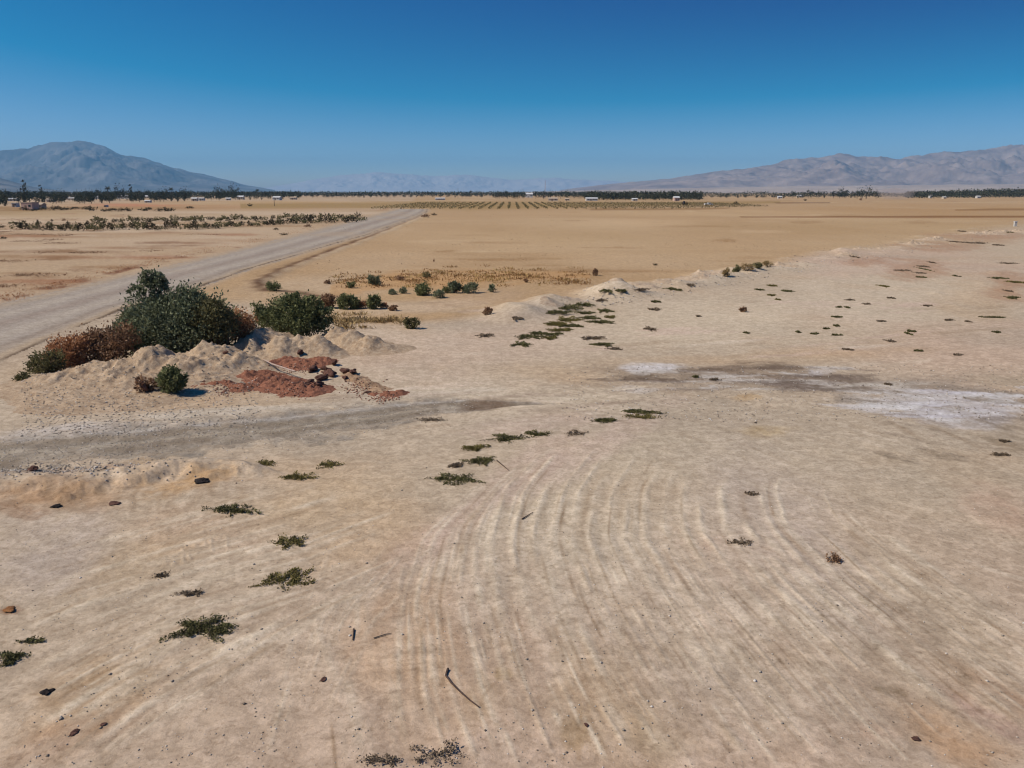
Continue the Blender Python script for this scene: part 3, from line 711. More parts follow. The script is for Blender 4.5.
o = heap_mesh('dirt_mound', [crest(262, 328, 40.5, 1.7), crest(272, 326, 41.0, 1.5), crest(300, 334, 40.5, 1.4), crest(318, 336, 40.0, 1.4), crest(285, 334, 39.5, 1.6), crest(252, 334, 39.5, 1.4)], M_HEAP, .1, 57)
tag(o, 'low pale dirt mound at the foot of the round dark bush past the red heaps', 'dirt mound')
o = heap_mesh('dirt_mound', [crest(332, 327, 42.5, 1.7), crest(352, 331, 42, 1.6), crest(372, 334, 41.0, 1.3)], M_HEAP, .1, 58, .1)
tag(o, 'smooth low pale dirt mound beside the yellow dry grass', 'dirt mound')

def flat_heap(pts, h, r, depth_of=lambda p: None):
    out = []
    for px, py in pts:
        x, y = ground_xy(px, py); out.append((x, y, h, r))
    return out
o = heap_mesh('soil_heap', flat_heap([(206, 387), (220, 386), (234, 387), (245, 388)], .27, .85), M_RED, .06, 61, .25)
tag(o, 'small red brown soil heap just behind the round bush, apart from the others', 'soil heap')
o = heap_mesh('soil_heap', flat_heap([(240, 372), (252, 376), (264, 381), (277, 386), (291, 389), (306, 391), (270, 379), (286, 384), (254, 370)], .30, .98), M_RED, .06, 62, .25)
tag(o, 'largest red brown soil heap, crossed by a pale pipe', 'soil heap')
o = heap_mesh('soil_heap', flat_heap([(278, 364), (288, 363), (300, 364), (310, 366), (320, 363), (296, 367)], .30, .92), M_RED, .06, 63, .25)
tag(o, 'red brown soil heap behind the pale pipe', 'soil heap')
o = heap_mesh('soil_heap', flat_heap([(346, 376), (356, 380), (366, 385), (374, 389)], .20, .70), M_REDTAN, .06, 64, .22)
tag(o, 'low tan soil heap past the dark clods', 'soil heap')
o = heap_mesh('soil_heap', flat_heap([(372, 393), (384, 393), (393, 394)], .20, .5), M_RED, .06, 65, .25)
tag(o, 'smallest orange brown soil heap, lying out past the tan heap', 'soil heap')

RIMH = [(548, 309, 20, 3.5), (574, 301, 22, 4), (598, 296, 20, 5), (621, 292, 24, 5.5), (643, 288, 20, 4), (664, 285, 22, 5), (688, 280, 26, 6), (711, 277, 20, 5.5), (729, 275, 14, 3.5), (786, 266, 24, 4.5), (812, 260, 22, 4),
        (838, 256, 22, 3.5), (866, 250, 24, 4), (893, 247, 26, 5), (916, 244, 20, 4.5), (938, 240, 24, 5), (962, 238, 20, 4), (985, 234, 26, 4.5), (1010, 232, 24, 4)]
for k, (px, py, wp, hp) in enumerate([h for i, h in enumerate(RIMH) if i not in (2, 8, 10, 13, 16)]):
    x, y = ground_xy(px, py); s = y / F; rk = random.Random(900 + k); bb = []
    for j in range(6):
        bb.append((x + rk.uniform(-.5, .5) * wp * s, y + rk.uniform(-.8, .8), hp * s * rk.uniform(.3, .72), wp * s * rk.uniform(.30, .50)))
    o = heap_mesh('dirt_mound', bb, M_RIM, .12, 910 + k, .2)
    tag(o, f'low crumbled heap of pale dirt, {nth(k + 1)} along the rim from the shrub end outward', 'dirt mound', 'low heaps along the rim of the cleared ground')

# dark clods and roots lying on and beside the heaps
M_CLOD = heap_soil('dark_clod_soil', (.13, .068, .052), (.06, .03, .025), (.20, .115, .085), 9.0, .9)
def clod_mesh(name, r, seed, mat, squash=.65, parent=None, sub=3, amp=.45):
    import bmesh
    bm = bmesh.new(); bmesh.ops.create_icosphere(bm, subdivisions=sub, radius=1.0)
    V = np.array([v.co[:] for v in bm.verts])
    n = fbm(V[:, 0] + V[:, 2] * .7 + seed * 3.3, V[:, 1] - V[:, 2] * .5, .9, 4, seed)
    V = V * (1 + amp * n)[:, None] * np.array([1, .85, squash]) * r
    F_ = np.array([[v.index for v in f.verts] for f in bm.faces]); bm.free()
    V[:, 2] -= V[:, 2].min() + .12 * r
    return mesh_obj(name, V, F_, mat, parent)
def clod(px, py, r, seed, label, cat='dirt clod', name='dirt_clod', mat=None, squash=.5, group=None):
    o = clod_mesh(name, r * .72, seed, mat or M_CLOD, squash, amp=.95)
    o.scale = (1.25, .9, 1)
    x, y = ground_xy(px, py); z = topz(x, y)
    if z > groundz(x, y) + .1:            # on a heap: slide towards the viewer so it shows where it lies
        x, y = ground_xy(px, py, z); z = topz(x, y)
    o.location = (x, y, z); o.rotation_euler[2] = seed * 1.7
    return tag(o, label, cat, group)
clod(312, 372, .36, 1, 'wide dark clod at the end of the heap behind the pipe', group='dark clods by the red heaps', squash=.4)
clod(304, 387, .28, 2, 'flat dark clod on the near end of the largest red heap', group='dark clods by the red heaps', squash=.35)
for k, (px, py, r, lab) in enumerate([(335, 366, .30, 'dark brown clod farther back than the rest of the clod pile'), (322, 380, .34, 'biggest dark purplish clod in the middle of the clod pile'), (330, 376, .30, 'dark clod leaning on the biggest one in the clod pile'),
                                      (318, 386, .26, 'dark clod at the near foot of the clod pile'), (326, 371, .26, 'dark clod on top of the clod pile'), (312, 383, .22, 'small dark clod between the clod pile and the red heap'),
                                      (346, 374, .22, 'dark clod on the rim of the tan heap nearer the clod pile'), (354, 375, .20, 'dark clod on top of the tan heap'), (367, 392, .14, 'small dark clod in front of the orange brown heap'), (345, 379, .16, 'small dark clod below the rim of the tan heap')]):
    clod(px, py, r, k + 5, lab, group='dark clods by the red heaps')
clod(300, 349, .20, 21, 'single dark clod on pale dirt behind the red heaps', squash=.8)
clod(226, 361, .10, 22, 'tiny dark clod on the pale bank above the small red heap', squash=.8)
# dead brown stems on the bank; a dark clod stands in for the shaded hollow
t = empty('dead_stump', (0, 0, 0))
x, y = ground_xy(145, 388); z = topz(x, y); x, y = ground_xy(145, 390, z); t.location = (x, y, topz(x, y) - .03)
tag(t, 'dead shrub stump in a dark hollow on the pale bank beside the round bush', 'stump')
clod_mesh('hollow_clod', .26, 31, M_CLOD, .8, t, amp=.9)  # dark solid in place of the hollow's shade
# ================================================================== PLANTS
def unit(v): return v / (np.linalg.norm(v, axis=1)[:, None] + 1e-9)
def leaf_quads(P, axis, length, width, rng, tint):
    """one diamond leaf at each point"""
    n = len(P)
    side = unit(np.cross(axis, unit(rng.normal(size=(n, 3)))))
    L = np.asarray(length).reshape(-1, 1); W = np.asarray(width).reshape(-1, 1)
    v = np.stack([P, P + axis * L * .45 + side * W, P + axis * L, P + axis * L * .45 - side * W], 1).reshape(-1, 3)
    f = np.arange(n * 4).reshape(n, 4)
    return v, f, np.repeat(tint, 4)
def tube(pts, r0, r1, sides=5):
    P = np.array(pts, float); n = len(P); V = []; Fq = []
    D = np.gradient(P, axis=0); D = unit(D)
    for k in range(n):
        d = D[k]; a = np.cross(d, (0, 0, 1) if abs(d[2]) < .9 else (1, 0, 0)); a /= np.linalg.norm(a); b = np.cross(d, a)
        r = r0 + (r1 - r0) * k / (n - 1)
        for s in range(sides):
            t = 2 * PI * s / sides; V.append(P[k] + r * (math.cos(t) * a + math.sin(t) * b))
    for k in range(n - 1):
        for s in range(sides):
            Fq.append((k * sides + s, k * sides + (s + 1) % sides, (k + 1) * sides + (s + 1) % sides, (k + 1) * sides + s))
    return V, Fq
class MB:
    def __init__(s): s.V = []; s.F = []
    def add(s, V, Fq):
        o = len(s.V); s.V += [tuple(v) for v in V]; s.F += [tuple(i + o for i in f) for f in Fq]; return s
    def tube(s, *a, **k): return s.add(*tube(*a, **k))
    def box(s, x0, x1, y0, y1, z0, z1):
        return s.add([(x0, y0, z0), (x1, y0, z0), (x1, y1, z0), (x0, y1, z0), (x0, y0, z1), (x1, y0, z1), (x1, y1, z1), (x0, y1, z1)],
                     [(3, 2, 1, 0), (4, 5, 6, 7), (0, 1, 5, 4), (1, 2, 6, 5), (2, 3, 7, 6), (3, 0, 4, 7)])
    def build(s, name, mat, parent=None, **k): return mesh_obj(name, s.V, s.F, mat, parent, **k)

def crown_points(blobs, n, clumps, rng, spread=.16, shell=.55):
    """leaf positions gathered in clumps through the volume of the blobs (x, y, z, rx, ry, rz)"""
    B = np.array(blobs, float); wgt = (B[:, 3] * B[:, 4] * B[:, 5]) ** .67; wgt /= wgt.sum()
    bi = rng.choice(len(B), clumps, p=wgt)
    d = unit(rng.normal(size=(clumps, 3))); rad = (shell + (1.06 - shell) * rng.random(clumps) ** .6) * np.where(rng.random(clumps) < .16, rng.uniform(1.05, 1.28, clumps), 1)
    cc = B[bi, :3] + d * B[bi, 3:] * rad[:, None]
    sz = B[bi, 3:].mean(1) * spread * (.6 + .9 * rng.random(clumps)); ct = rng.random(clumps)
    k = rng.integers(0, clumps, n)
    P = cc[k] + rng.normal(size=(n, 3)) * sz[k][:, None] * .75
    out = unit(d[k] + rng.normal(size=(n, 3)) * .3)
    return P, out, ct[k]
def foliage(name, blobs, n, clumps, leaf, mat, parent, seed, up=.4, spread=.16, shell=.5, floor=0.02, rnd=.7, wide=.26):
    rng = np.random.default_rng(seed)
    P, out, ct = crown_points(blobs, n, clumps, rng, spread, shell)
    ok = P[:, 2] > floor; P, out, ct = P[ok], out[ok], ct[ok]; n = len(P)
    ax = unit(out * .7 + np.array([0, 0, up]) + rng.normal(size=(n, 3)) * rnd)
    L = leaf * (.6 + .8 * rng.random(n))
    v, f, t = leaf_quads(P, ax, L, L * wide, rng, np.clip(.65 * ct + .35 * rng.random(n), 0, 1))
    return mesh_obj(name, v, f, mat, parent, tint=t)
def branches(name, blobs, mat, parent, seed, n=10, r=.03, base=.25):
    rg = random.Random(seed); mb = MB()
    for k in range(n):
        b = blobs[k % len(blobs)]
        tip = (b[0] + b[3] * rg.uniform(-.7, .7), b[1] + b[4] * rg.uniform(-.7, .7), b[2] + b[5] * rg.uniform(-.2, .8))
        bx, by = b[0] * .45 + rg.uniform(-base, base), b[1] * .45 + rg.uniform(-base, base)
        mid = ((bx + tip[0]) / 2 + rg.uniform(-.1, .1), (by + tip[1]) / 2 + rg.uniform(-.1, .1), tip[2] * .55)
        mb.tube([(bx, by, -.08), mid, tip], r, r * .25)
    return mb.build(name, mat, parent)

L_DARK = leafy('dark_desert_leaf', [(0, (.055, .064, .036)), (.5, (.150, .170, .096)), (1, (.31, .32, .19))])
L_GREEN = leafy('green_desert_leaf', [(0, (.058, .066, .028)), (.5, (.148, .162, .070)), (1, (.29, .285, .13))])
L_OLIVE = leafy('olive_leaf', [(0, (.065, .060, .026)), (.5, (.145, .130, .058)), (1, (.25, .22, .10))])
L_RUST = leafy('rusty_dry_leaf', [(0, (.20, .095, .048)), (.45, (.44, .215, .105)), (.8, (.56, .30, .15)), (1, (.60, .40, .23))])
L_BROWN = leafy('brown_dry_leaf', [(0, (.095, .054, .033)), (.5, (.26, .150, .086)), (1, (.42, .26, .155))])
L_SHRUB = leafy('far_shrub_leaf', [(0, (.030, .024, .012)), (.5, (.062, .050, .026)), (1, (.115, .092, .050))])
L_STRAW = leafy('straw', [(0, (.22, .14, .060)), (.5, (.36, .25, .115)), (1, (.48, .36, .19))])
L_WEED = leafy('low_weed_leaf', [(0, (.050, .046, .018)), (.5, (.108, .098, .038)), (1, (.20, .18, .075))], .15)
L_WEEDY = leafy('yellowing_weed_leaf', [(0, (.085, .070, .020)), (.5, (.16, .130, .040)), (1, (.25, .205, .080))], .15)
L_WEEDB = leafy('withered_weed_leaf', [(0, (.095, .066, .042)), (.5, (.18, .132, .088)), (1, (.28, .215, .15))], .1)
M_WOOD = plain('dry_wood', (.16, .115, .085), (.08, .055, .042), 14, .9, .3)
M_TWIG = plain('pale_twig', (.20, .16, .12), (.11, .085, .065), 20, .9)

def bush(px, py, blobs, label, mat, n, clumps, leaf, seed, cat='bush', name='bush', group=None, depth=None, nb=9, r=.03, **kw):
    """blobs in metres about the stem foot"""
    if depth is None: x, y = ground_xy(px, py)
    else: x, y, _ = at_depth(px, py, depth)
    t = empty(name, (x, y, topz(x, y))); tag(t, label, cat, group)
    foliage('foliage', blobs, n, clumps, leaf, mat, t, seed, **kw)
    branches('branch', blobs, M_WOOD, t, seed, nb, r)
    return t

# the big bush beside the road: a dense dark dome with a taller sprig
D = 40.0
x0, y0, _ = at_depth(180, 384, D)
def B_(px, py, rx, rz, ry=None, d=D):
    """blob seen round (px, py) with picture radii rx, rz"""
    x, y, z = at_depth(px, py, d); s = d / F * 1.03
    return (x - x0, y - y0, z, rx * s, (ry or rx) * s, rz * s)
t = empty('bush', (x0, y0, 0)); tag(t, 'biggest dark green bush, with a taller sprig rising out of its top', 'bush')
bl = [B_(165, 325, 36, 28, 34), B_(195, 328, 34, 28, 34), B_(180, 310, 30, 20), B_(148, 322, 20, 20), B_(188, 303, 14, 12), B_(210, 330, 20, 22), B_(140, 335, 20, 18), B_(168, 306, 14, 11), B_(178, 345, 44, 18, 30)]
foliage('foliage', bl, 30000, 900, .15, L_DARK, t, 101, spread=.20, shell=.55)
foliage('sprig', [B_(151, 276, 8, 6), B_(157, 281, 8, 7), B_(147, 283, 6, 5), B_(137, 291, 7, 5), B_(162, 285, 6, 5), B_(154, 293, 6, 6)], 2300, 110, .15, L_DARK, t, 102, spread=.26, shell=.2)
branches('branch', bl + [B_(152, 280, 8, 8), B_(138, 292, 6, 5), B_(152, 292, 6, 6)], M_WOOD, t, 103, 26, .06, .6)
st_ = bpy.data.objects['dead_stump']
foliage('dry_stem', [(0, 0, .25, .34, .3, .26), (-.1, -.05, .38, .24, .2, .2)], 420, 30, .14, L_BROWN, st_, 104, spread=.35)
branches('branch', [(0, 0, .3, .35, .3, .25)], M_WOOD, st_, 105, 8, .025)
x0_keep = (x0, y0)
# neighbours of the big bush
def bush_at(pxb, d, blobs_px, label, mat, n, clumps, leaf, seed, cat='bush', name='bush', nb=10, parts=(), **kw):
    global x0, y0
    x0, y0, _ = at_depth(pxb, 384, d)
    t = empty(name, (x0, y0, 0)); tag(t, label, cat)
    bb = [B_(*b[:4], (b[4] if len(b) > 4 else None), d) for b in blobs_px]
    zoff = groundz(x0, y0)
    foliage('foliage', bb, n, clumps, leaf, mat, t, seed, **kw)
    branches('branch', bb, M_WOOD, t, seed, nb, .035, .4)
    return t
bush_at(216, 39.2, [(212, 318, 15, 17), (222, 324, 14, 14), (205, 325, 14, 18), (216, 310, 9, 8)], 'olive yellow bush growing out of the side of the biggest bush', L_OLIVE, 6500, 260, .13, 111, spread=.24)
bush_at(240, 40.5, [(236, 322, 13, 12), (246, 326, 9, 9), (232, 330, 12, 10), (243, 332, 10, 8)], 'rust red dry bush between the olive bush and the dirt mound', L_RUST, 5000, 220, .12, 112, 'dry bush', 'dry_bush', spread=.26)
bush_at(108, 38.0, [(118, 342, 16, 14), (100, 346, 16, 14), (128, 334, 9, 10), (88, 352, 12, 11), (110, 352, 18, 12), (94, 338, 8, 7)], 'dark rust brown dry bush leaning against the biggest bush', L_BROWN, 7500, 300, .13, 113, 'dry bush', 'dry_bush', spread=.26)
bush_at(66, 37.2, [(66, 350, 14, 11), (76, 345, 9, 9), (54, 356, 11, 9), (74, 356, 10, 9)], 'bright rust orange dry bush beside the road end of the bank', L_RUST, 5000, 220, .12, 114, 'dry bush', 'dry_bush', spread=.26)
bush_at(46, 36.0, [(46, 364, 12, 11), (54, 360, 9, 8), (38, 368, 8, 9)], 'small olive green bush at the road end of the dirt bank', L_OLIVE, 3500, 150, .11, 115, spread=.26)
bush_at(127, 41.5, [(125, 328, 9, 10), (133, 322, 8, 10)], 'greenish brown bush showing over the dry bushes beside the biggest bush', L_OLIVE, 2500, 120, .13, 116, spread=.26)
bush_at(21, 34.2, [(21, 383, 7, 7), (24, 379, 5, 6)], 'tiny grey green bush standing alone at the tip of the bank', L_OLIVE, 1400, 70, .10, 117, spread=.28)
# round bush in front of the bank
gx_, gy_ = ground_xy(173, 395); 
bush(173, 395, [(0, 0, .42, .45, .42, .42), (-.1, 0, .65, .32, .32, .30), (.15, 0, .55, .36, .34, .36)], 'round green bush with a yellow foot in front of the pale bank', L_GREEN, 5200, 170, .11, 118, spread=.24)
foliage('dry_stems', [(-.22, -.20, .14, .22, .18, .14), (-.05, -.32, .10, .2, .12, .10)], 700, 40, .12, L_STRAW, bpy.data.objects['bush.005'] if 'bush.005' in bpy.data.objects else None, 119, up=.9, spread=.3) if False else None
# the round dark bush past the red heaps
bush_at(296, 43.0, [(288, 312, 18, 14), (305, 316, 17, 15), (320, 317, 12, 10), (272, 318, 12, 10), (296, 303, 14, 8), (300, 324, 26, 10), (312, 306, 10, 7)], 'wide dark green bush behind the low mound past the red heaps', L_GREEN, 16000, 520, .14, 121, nb=18, spread=.20)
bush_at(260, 44.0, [(258, 312, 6, 9), (263, 318, 7, 8)], 'small bright green shrub touching the wide dark green bush', L_GREEN, 1500, 60, .12, 122, spread=.28)

def small(px, py, w_, h_, label, mat, seed, cat='shrub', name='shrub', group=None, n=1800, leaf=None, lumps=4, **kw):
    """a shrub whose foot is seen at (px, py), w_ wide and h_ tall in the picture"""
    x, y = ground_xy(px, py); s = math.hypot(y, CAM_H) / F
    W_, H_ = w_ * s / 2, h_ * s
    rg = random.Random(seed)
    bl = [(0, 0, H_ * .45, W_ * .7, W_ * .6, H_ * .42)] + [(rg.uniform(-.6, .6) * W_, rg.uniform(-.4, .4) * W_, H_ * rg.uniform(.3, .7), W_ * rg.uniform(.3, .5), W_ * rg.uniform(.3, .45), H_ * rg.uniform(.25, .38)) for _ in range(lumps)]
    return bush(px, py, bl, label, mat, n, max(30, n // 22), leaf or max(.09, .14 * H_), seed, cat, name, group, nb=7, r=.012 + .012 * H_, spread=.26, **kw)
G = 'shrubs round the drain beyond the wide bush'
small(274, 290, 18, 9, 'flat green shrub in the bend of the drain', L_GREEN, 131, group=G)
small(270, 287, 7, 7, 'tiny olive shrub on the lip of the drain bend', L_OLIVE, 149, group=G, n=700)
small(348, 309, 24, 14, 'roundest dark green shrub, between the two rusty brown ones', L_GREEN, 132, group=G, n=3200)
small(375, 309, 17, 13, 'green shrub with a brown skirt, between the rusty shrub and the yellow grass', L_GREEN, 133, group=G, n=2400)
small(328, 308, 20, 13, 'rusty brown dry shrub between the wide bush and the round green shrub', L_BROWN, 134, 'dry shrub', 'dry_shrub', G, 2400)
small(363, 308, 14, 8, 'low rusty red dry shrub between the two green shrubs', L_RUST, 135, 'dry shrub', 'dry_shrub', G, 1400)
small(393, 311, 10, 5, 'dark brown dry shrub past the green shrub with the brown skirt', L_BROWN, 136, 'dry shrub', 'dry_shrub', G, 900)
small(384, 308, 9, 6, 'small rust coloured dry tuft leaning on the brown skirted shrub', L_RUST, 150, 'dry shrub', 'dry_shrub', G, 700)
small(411, 329, 17, 10, 'flat topped olive shrub alone on pale dirt past the yellow grass', L_OLIVE, 137, n=1800)
small(488, 318, 11, 7, 'round dark brown shrub alone on the pink dirt', L_BROWN, 138, n=1000)
G = 'shrubs along the rim of the fallow field'
small(351, 287, 10, 7, 'small green shrub at the road end of the rim row', L_GREEN, 139, group=G, n=1000)
small(376, 284, 14, 10, 'dark green shrub just inside the fallow field, behind the drain', L_DARK, 140, group=G, n=1600)
small(393, 294, 12, 5, 'low dark shrub at the start of the long green row', L_DARK, 141, group=G, n=900)
small(403, 293, 10, 6, 'small green shrub in the long green row after the low dark one', L_DARK, 151, group=G, n=900)
small(424, 295, 18, 12, 'tallest green shrub at the head of the long green row', L_GREEN, 142, group=G, n=2200)
small(438, 298, 16, 8, 'low spreading green shrub pushed out in front of the green row', L_DARK, 143, group=G, n=1500)
small(446, 293, 10, 7, 'small green shrub squeezed between bigger ones in the green row', L_GREEN, 152, group=G, n=900)
small(455, 293, 13, 12, 'upright dark green shrub in the green row', L_DARK, 144, group=G, n=1800)
small(470, 293, 18, 10, 'broad dark green shrub at the far end of the green row', L_DARK, 145, group=G, n=1900)
small(493, 292, 10, 7, 'small dark green shrub standing past the end of the green row', L_DARK, 146, group=G, n=900)
small(427, 278, 10, 6, 'olive brown shrub in the orange dry strip behind the green row', L_OLIVE, 147, group=G, n=800)
small(400, 280, 12, 4, 'flat brown shrub in the orange dry strip, nearer the road', L_BROWN, 153, group=G, n=700)
small(595, 276, 6, 7, 'small upright dark bush alone on the fallow field', L_BROWN, 148, n=900)
small(526, 283, 5, 4, 'tiny dark shrub on the orange dry strip', L_BROWN, 154, n=500)
small(328, 283, 8, 4, 'low dark brown tuft on the pale dirt behind the drain', L_BROWN, 155, n=500)
small(743, 312, 9, 5, 'dark round tuft alone on the pale cleared ground beyond the damp streak', L_BROWN, 156, n=700)

# tan dry brush along the earth rim
G = 'dry brush along the earth rim'
for k, (px, py, w_, h_, lab) in enumerate([(726, 279, 8, 8, 'ochre dry bush at the near end of the earth rim'), (736, 276, 11, 8, 'ochre dry bush with dark gaps on the earth rim, next to the end one'),
                                           (747, 273, 12, 7, 'tan dry bush in the middle of the rim brush'), (758, 271, 12, 7, 'tan dry bush past the middle of the rim brush'), (768, 269, 12, 6, 'ochre dry bush at the far end of the rim brush')]):
    small(px, py, w_, h_, lab, [L_STRAW, L_OLIVE][k % 2], 160 + k, 'dry bush', 'dry_bush', G, 1200)

# ------------------------------------------------------------------ dry grass that cannot be counted
def tufts(name, spots, mat, blades, hgt, seed, lean=.5):
    """many upright blades scattered round the given ground spots (x, y, spread x, spread y)"""
    rng = np.random.default_rng(seed); V = []; T = []; n0 = 0; FF = []
    for (x, y, sx, sy, nb) in spots:
        P = np.stack([x + rng.normal(size=nb) * sx, y + rng.normal(size=nb) * sy, np.zeros(nb)], 1)
        P[:, 2] = [groundz(a, b) for a, b in P[:, :2]]
        ax = unit(np.array([0, 0, 1]) + rng.normal(size=(nb, 3)) * lean)
        L = hgt * (.5 + rng.random(nb))
        v, f, t = leaf_quads(P, ax, L, L * .10 + .012, rng, np.clip(.6 * rng.random() + .4 * rng.random(nb), 0, 1))
        V.append(v); T.append(t); FF.append(f + n0); n0 += len(v)
    return mesh_obj(name, np.concatenate(V), np.concatenate(FF), mat, tint=np.concatenate(T))
rg = random.Random(5)
sp = []
for k in range(26):
    px, py = rg.gauss(352, 16), rg.gauss(322, 3.0); x, y = ground_xy(px, py); sp.append((x, y, .3, .3, 60))
for k in range(10):
    px, py = rg.gauss(392, 12), rg.gauss(321, 1.5); x, y = ground_xy(px, py); sp.append((x, y, .25, .25, 30))
tag(tufts('dry_grass', sp, L_STRAW, 60, .24, 171, .9), 'yellow dry grass beside the smooth mound', 'grass', kind='stuff')
sp = []
for k in range(170):
    px = rg.uniform(335, 585); py = 277 + rg.gauss(0, 4.5) + (px < 420) * 3; x, y = ground_xy(px, py); sp.append((x, y, .45, .5, 34))
tag(tufts('dry_weeds', sp, leafy('orange_dry_stalk', [(0, (.20, .10, .04)), (.5, (.32, .18, .07)), (.8, (.38, .26, .10)), (1, (.46, .37, .13))]), 22, .22, 172, 1.1), 'orange and yellow dry weeds along the rim of the fallow field', 'weeds', kind='stuff')
sp = []
for k in range(60):                                           # broken lines of dry weeds across the road
    cx, cy = rg.uniform(-20, 370), rg.uniform(214, 292)
    if cy > np.interp(cx, [0, 130, 250, 350], [294, 264, 238, 215]) - 2: continue
    Lp = rg.uniform(4, 30) * (.4 + (cy - 192) / 80)
    for j in range(int(3 + Lp * .9)):
        x, y = ground_xy(cx + rg.uniform(-1, 1) * Lp, cy + rg.gauss(0, .35)); sp.append((x, y, .5, .8, 16))
tag(tufts('dry_weeds', sp, L_BROWN, 16, .17, 174, 1.2), 'broken lines of dry brown weeds on the land across the road', 'weeds', kind='stuff')
sp = []
for k in range(260):                                          # specks of stubble over the fallow field
    cx, cy = rg.uniform(300, 1030), 200 + 85 * rg.random() ** 1.6
    if cy > np.interp(cx, rim_x, rim_y) - 3: continue
    x, y = ground_xy(cx, cy); sp.append((x, y, .9, 1.2, 9))
tag(tufts('field_stubble', sp, leafy('stubble', [(0, (.12, .08, .045)), (1, (.30, .21, .11))]), 9, .16, 175, 1.2), 'sparse stubble specks over the fallow field', 'stubble', kind='stuff')
sp = []
vx = [-60, 0, 60, 130, 200, 255, 330, 385]; vy = [314, 298, 284, 266.5, 251.5, 241, 225, 209.5]
for k in range(420):
    px = rg.uniform(-50, 385) ** 1.0; py = np.interp(px, vx, vy) + rg.gauss(-.5, 1.6); x, y = ground_xy(px, py)
    if (math.sin(px * .13) + math.sin(px * .31 + 1) > -.6): sp.append((x, y, .7, .5, 14))
tag(tufts('verge_weeds', sp, L_RUST, 20, .12, 173, 1.2), 'rusty dry weeds along the far verge of the road', 'weeds', kind='stuff')
# ================================================================== LOW WEEDS ON THE SAND
def mat_weed(px, py, w_, h_, label, mat, seed, dense=1.0, cat='weed', name='low_weed', group='low weeds on the sand', rot=None, tall=1.0):
    """a weed pressed flat on the sand, w_ wide in the picture and h_ from its near to its far edge"""
    x, y = ground_xy(px, py); s = math.hypot(y, CAM_H) / F
    ax_ = w_ * s / 2 * 1.12
    _, ya = ground_xy(px, py - h_ / 2); _, yb = ground_xy(px, py + h_ / 2); ay = max(abs(ya - yb) / 2, .06)
    rng = np.random.default_rng(seed); rg = random.Random(seed)
    rz = rg.uniform(-.15, .15) if rot is None else rot
    t = empty(name, (x, y, groundz(x, y)), rz); tag(t, label, cat, group)
    ns = int(9 * (1 + 1.3 * ax_)); st = MB(); P = []; A = []; C_ = []
    for k in range(ns):
        th = rg.uniform(0, 2 * PI); L = rg.uniform(.35, 1.25)
        ex, ey = math.cos(th) * ax_ * L, math.sin(th) * ay * L
        hz = rg.uniform(.015, .07) * min(1, ax_ + .3) * tall
        sx, sy = rg.uniform(-.45, .45) * ax_, rg.uniform(-.35, .35) * ay
        mid = (sx * .6 + ex * .5 + rg.uniform(-.06, .06), sy * .6 + ey * .5 + rg.uniform(-.06, .06), hz)
        pts = [(sx, sy, -.01), mid, (ex, ey, .02)]
        st.tube(pts, .006, .002, 4)
        m_ = int(28 * dense * (1 + .6 * (L < .7)))
        u = rng.random(m_) ** .8
        p0, p1, p2 = map(np.array, pts)
        q = np.where(u[:, None] < .5, p0 + (p1 - p0) * u[:, None] * 2, p1 + (p2 - p1) * (u[:, None] * 2 - 1))
        P.append(q + rng.normal(size=(m_, 3)) * np.array([.02 + .035 * ax_, .02 + .035 * ay, .010])); C_.append(np.full(m_, rg.random()))
        A.append(unit(np.array([ex, ey, .05]) / (math.hypot(ex, ey) + .01) + rng.normal(size=(m_, 3)) * .8))
    P = np.concatenate(P); A = np.concatenate(A); ct = np.concatenate(C_); P[:, 2] = np.abs(P[:, 2]) + .005
    n = len(P); leaf = .030 + .0009 * y
    L = leaf * (.6 + .8 * rng.random(n))
    v, f, tt = leaf_quads(P, A, L, L * .3, rng, np.clip(.5 * ct + .5 * rng.random(n), 0, 1))
    mesh_obj('foliage', v, f, mat, t, tint=tt)
    st.build('stem', M_TWIG, t)
    return t

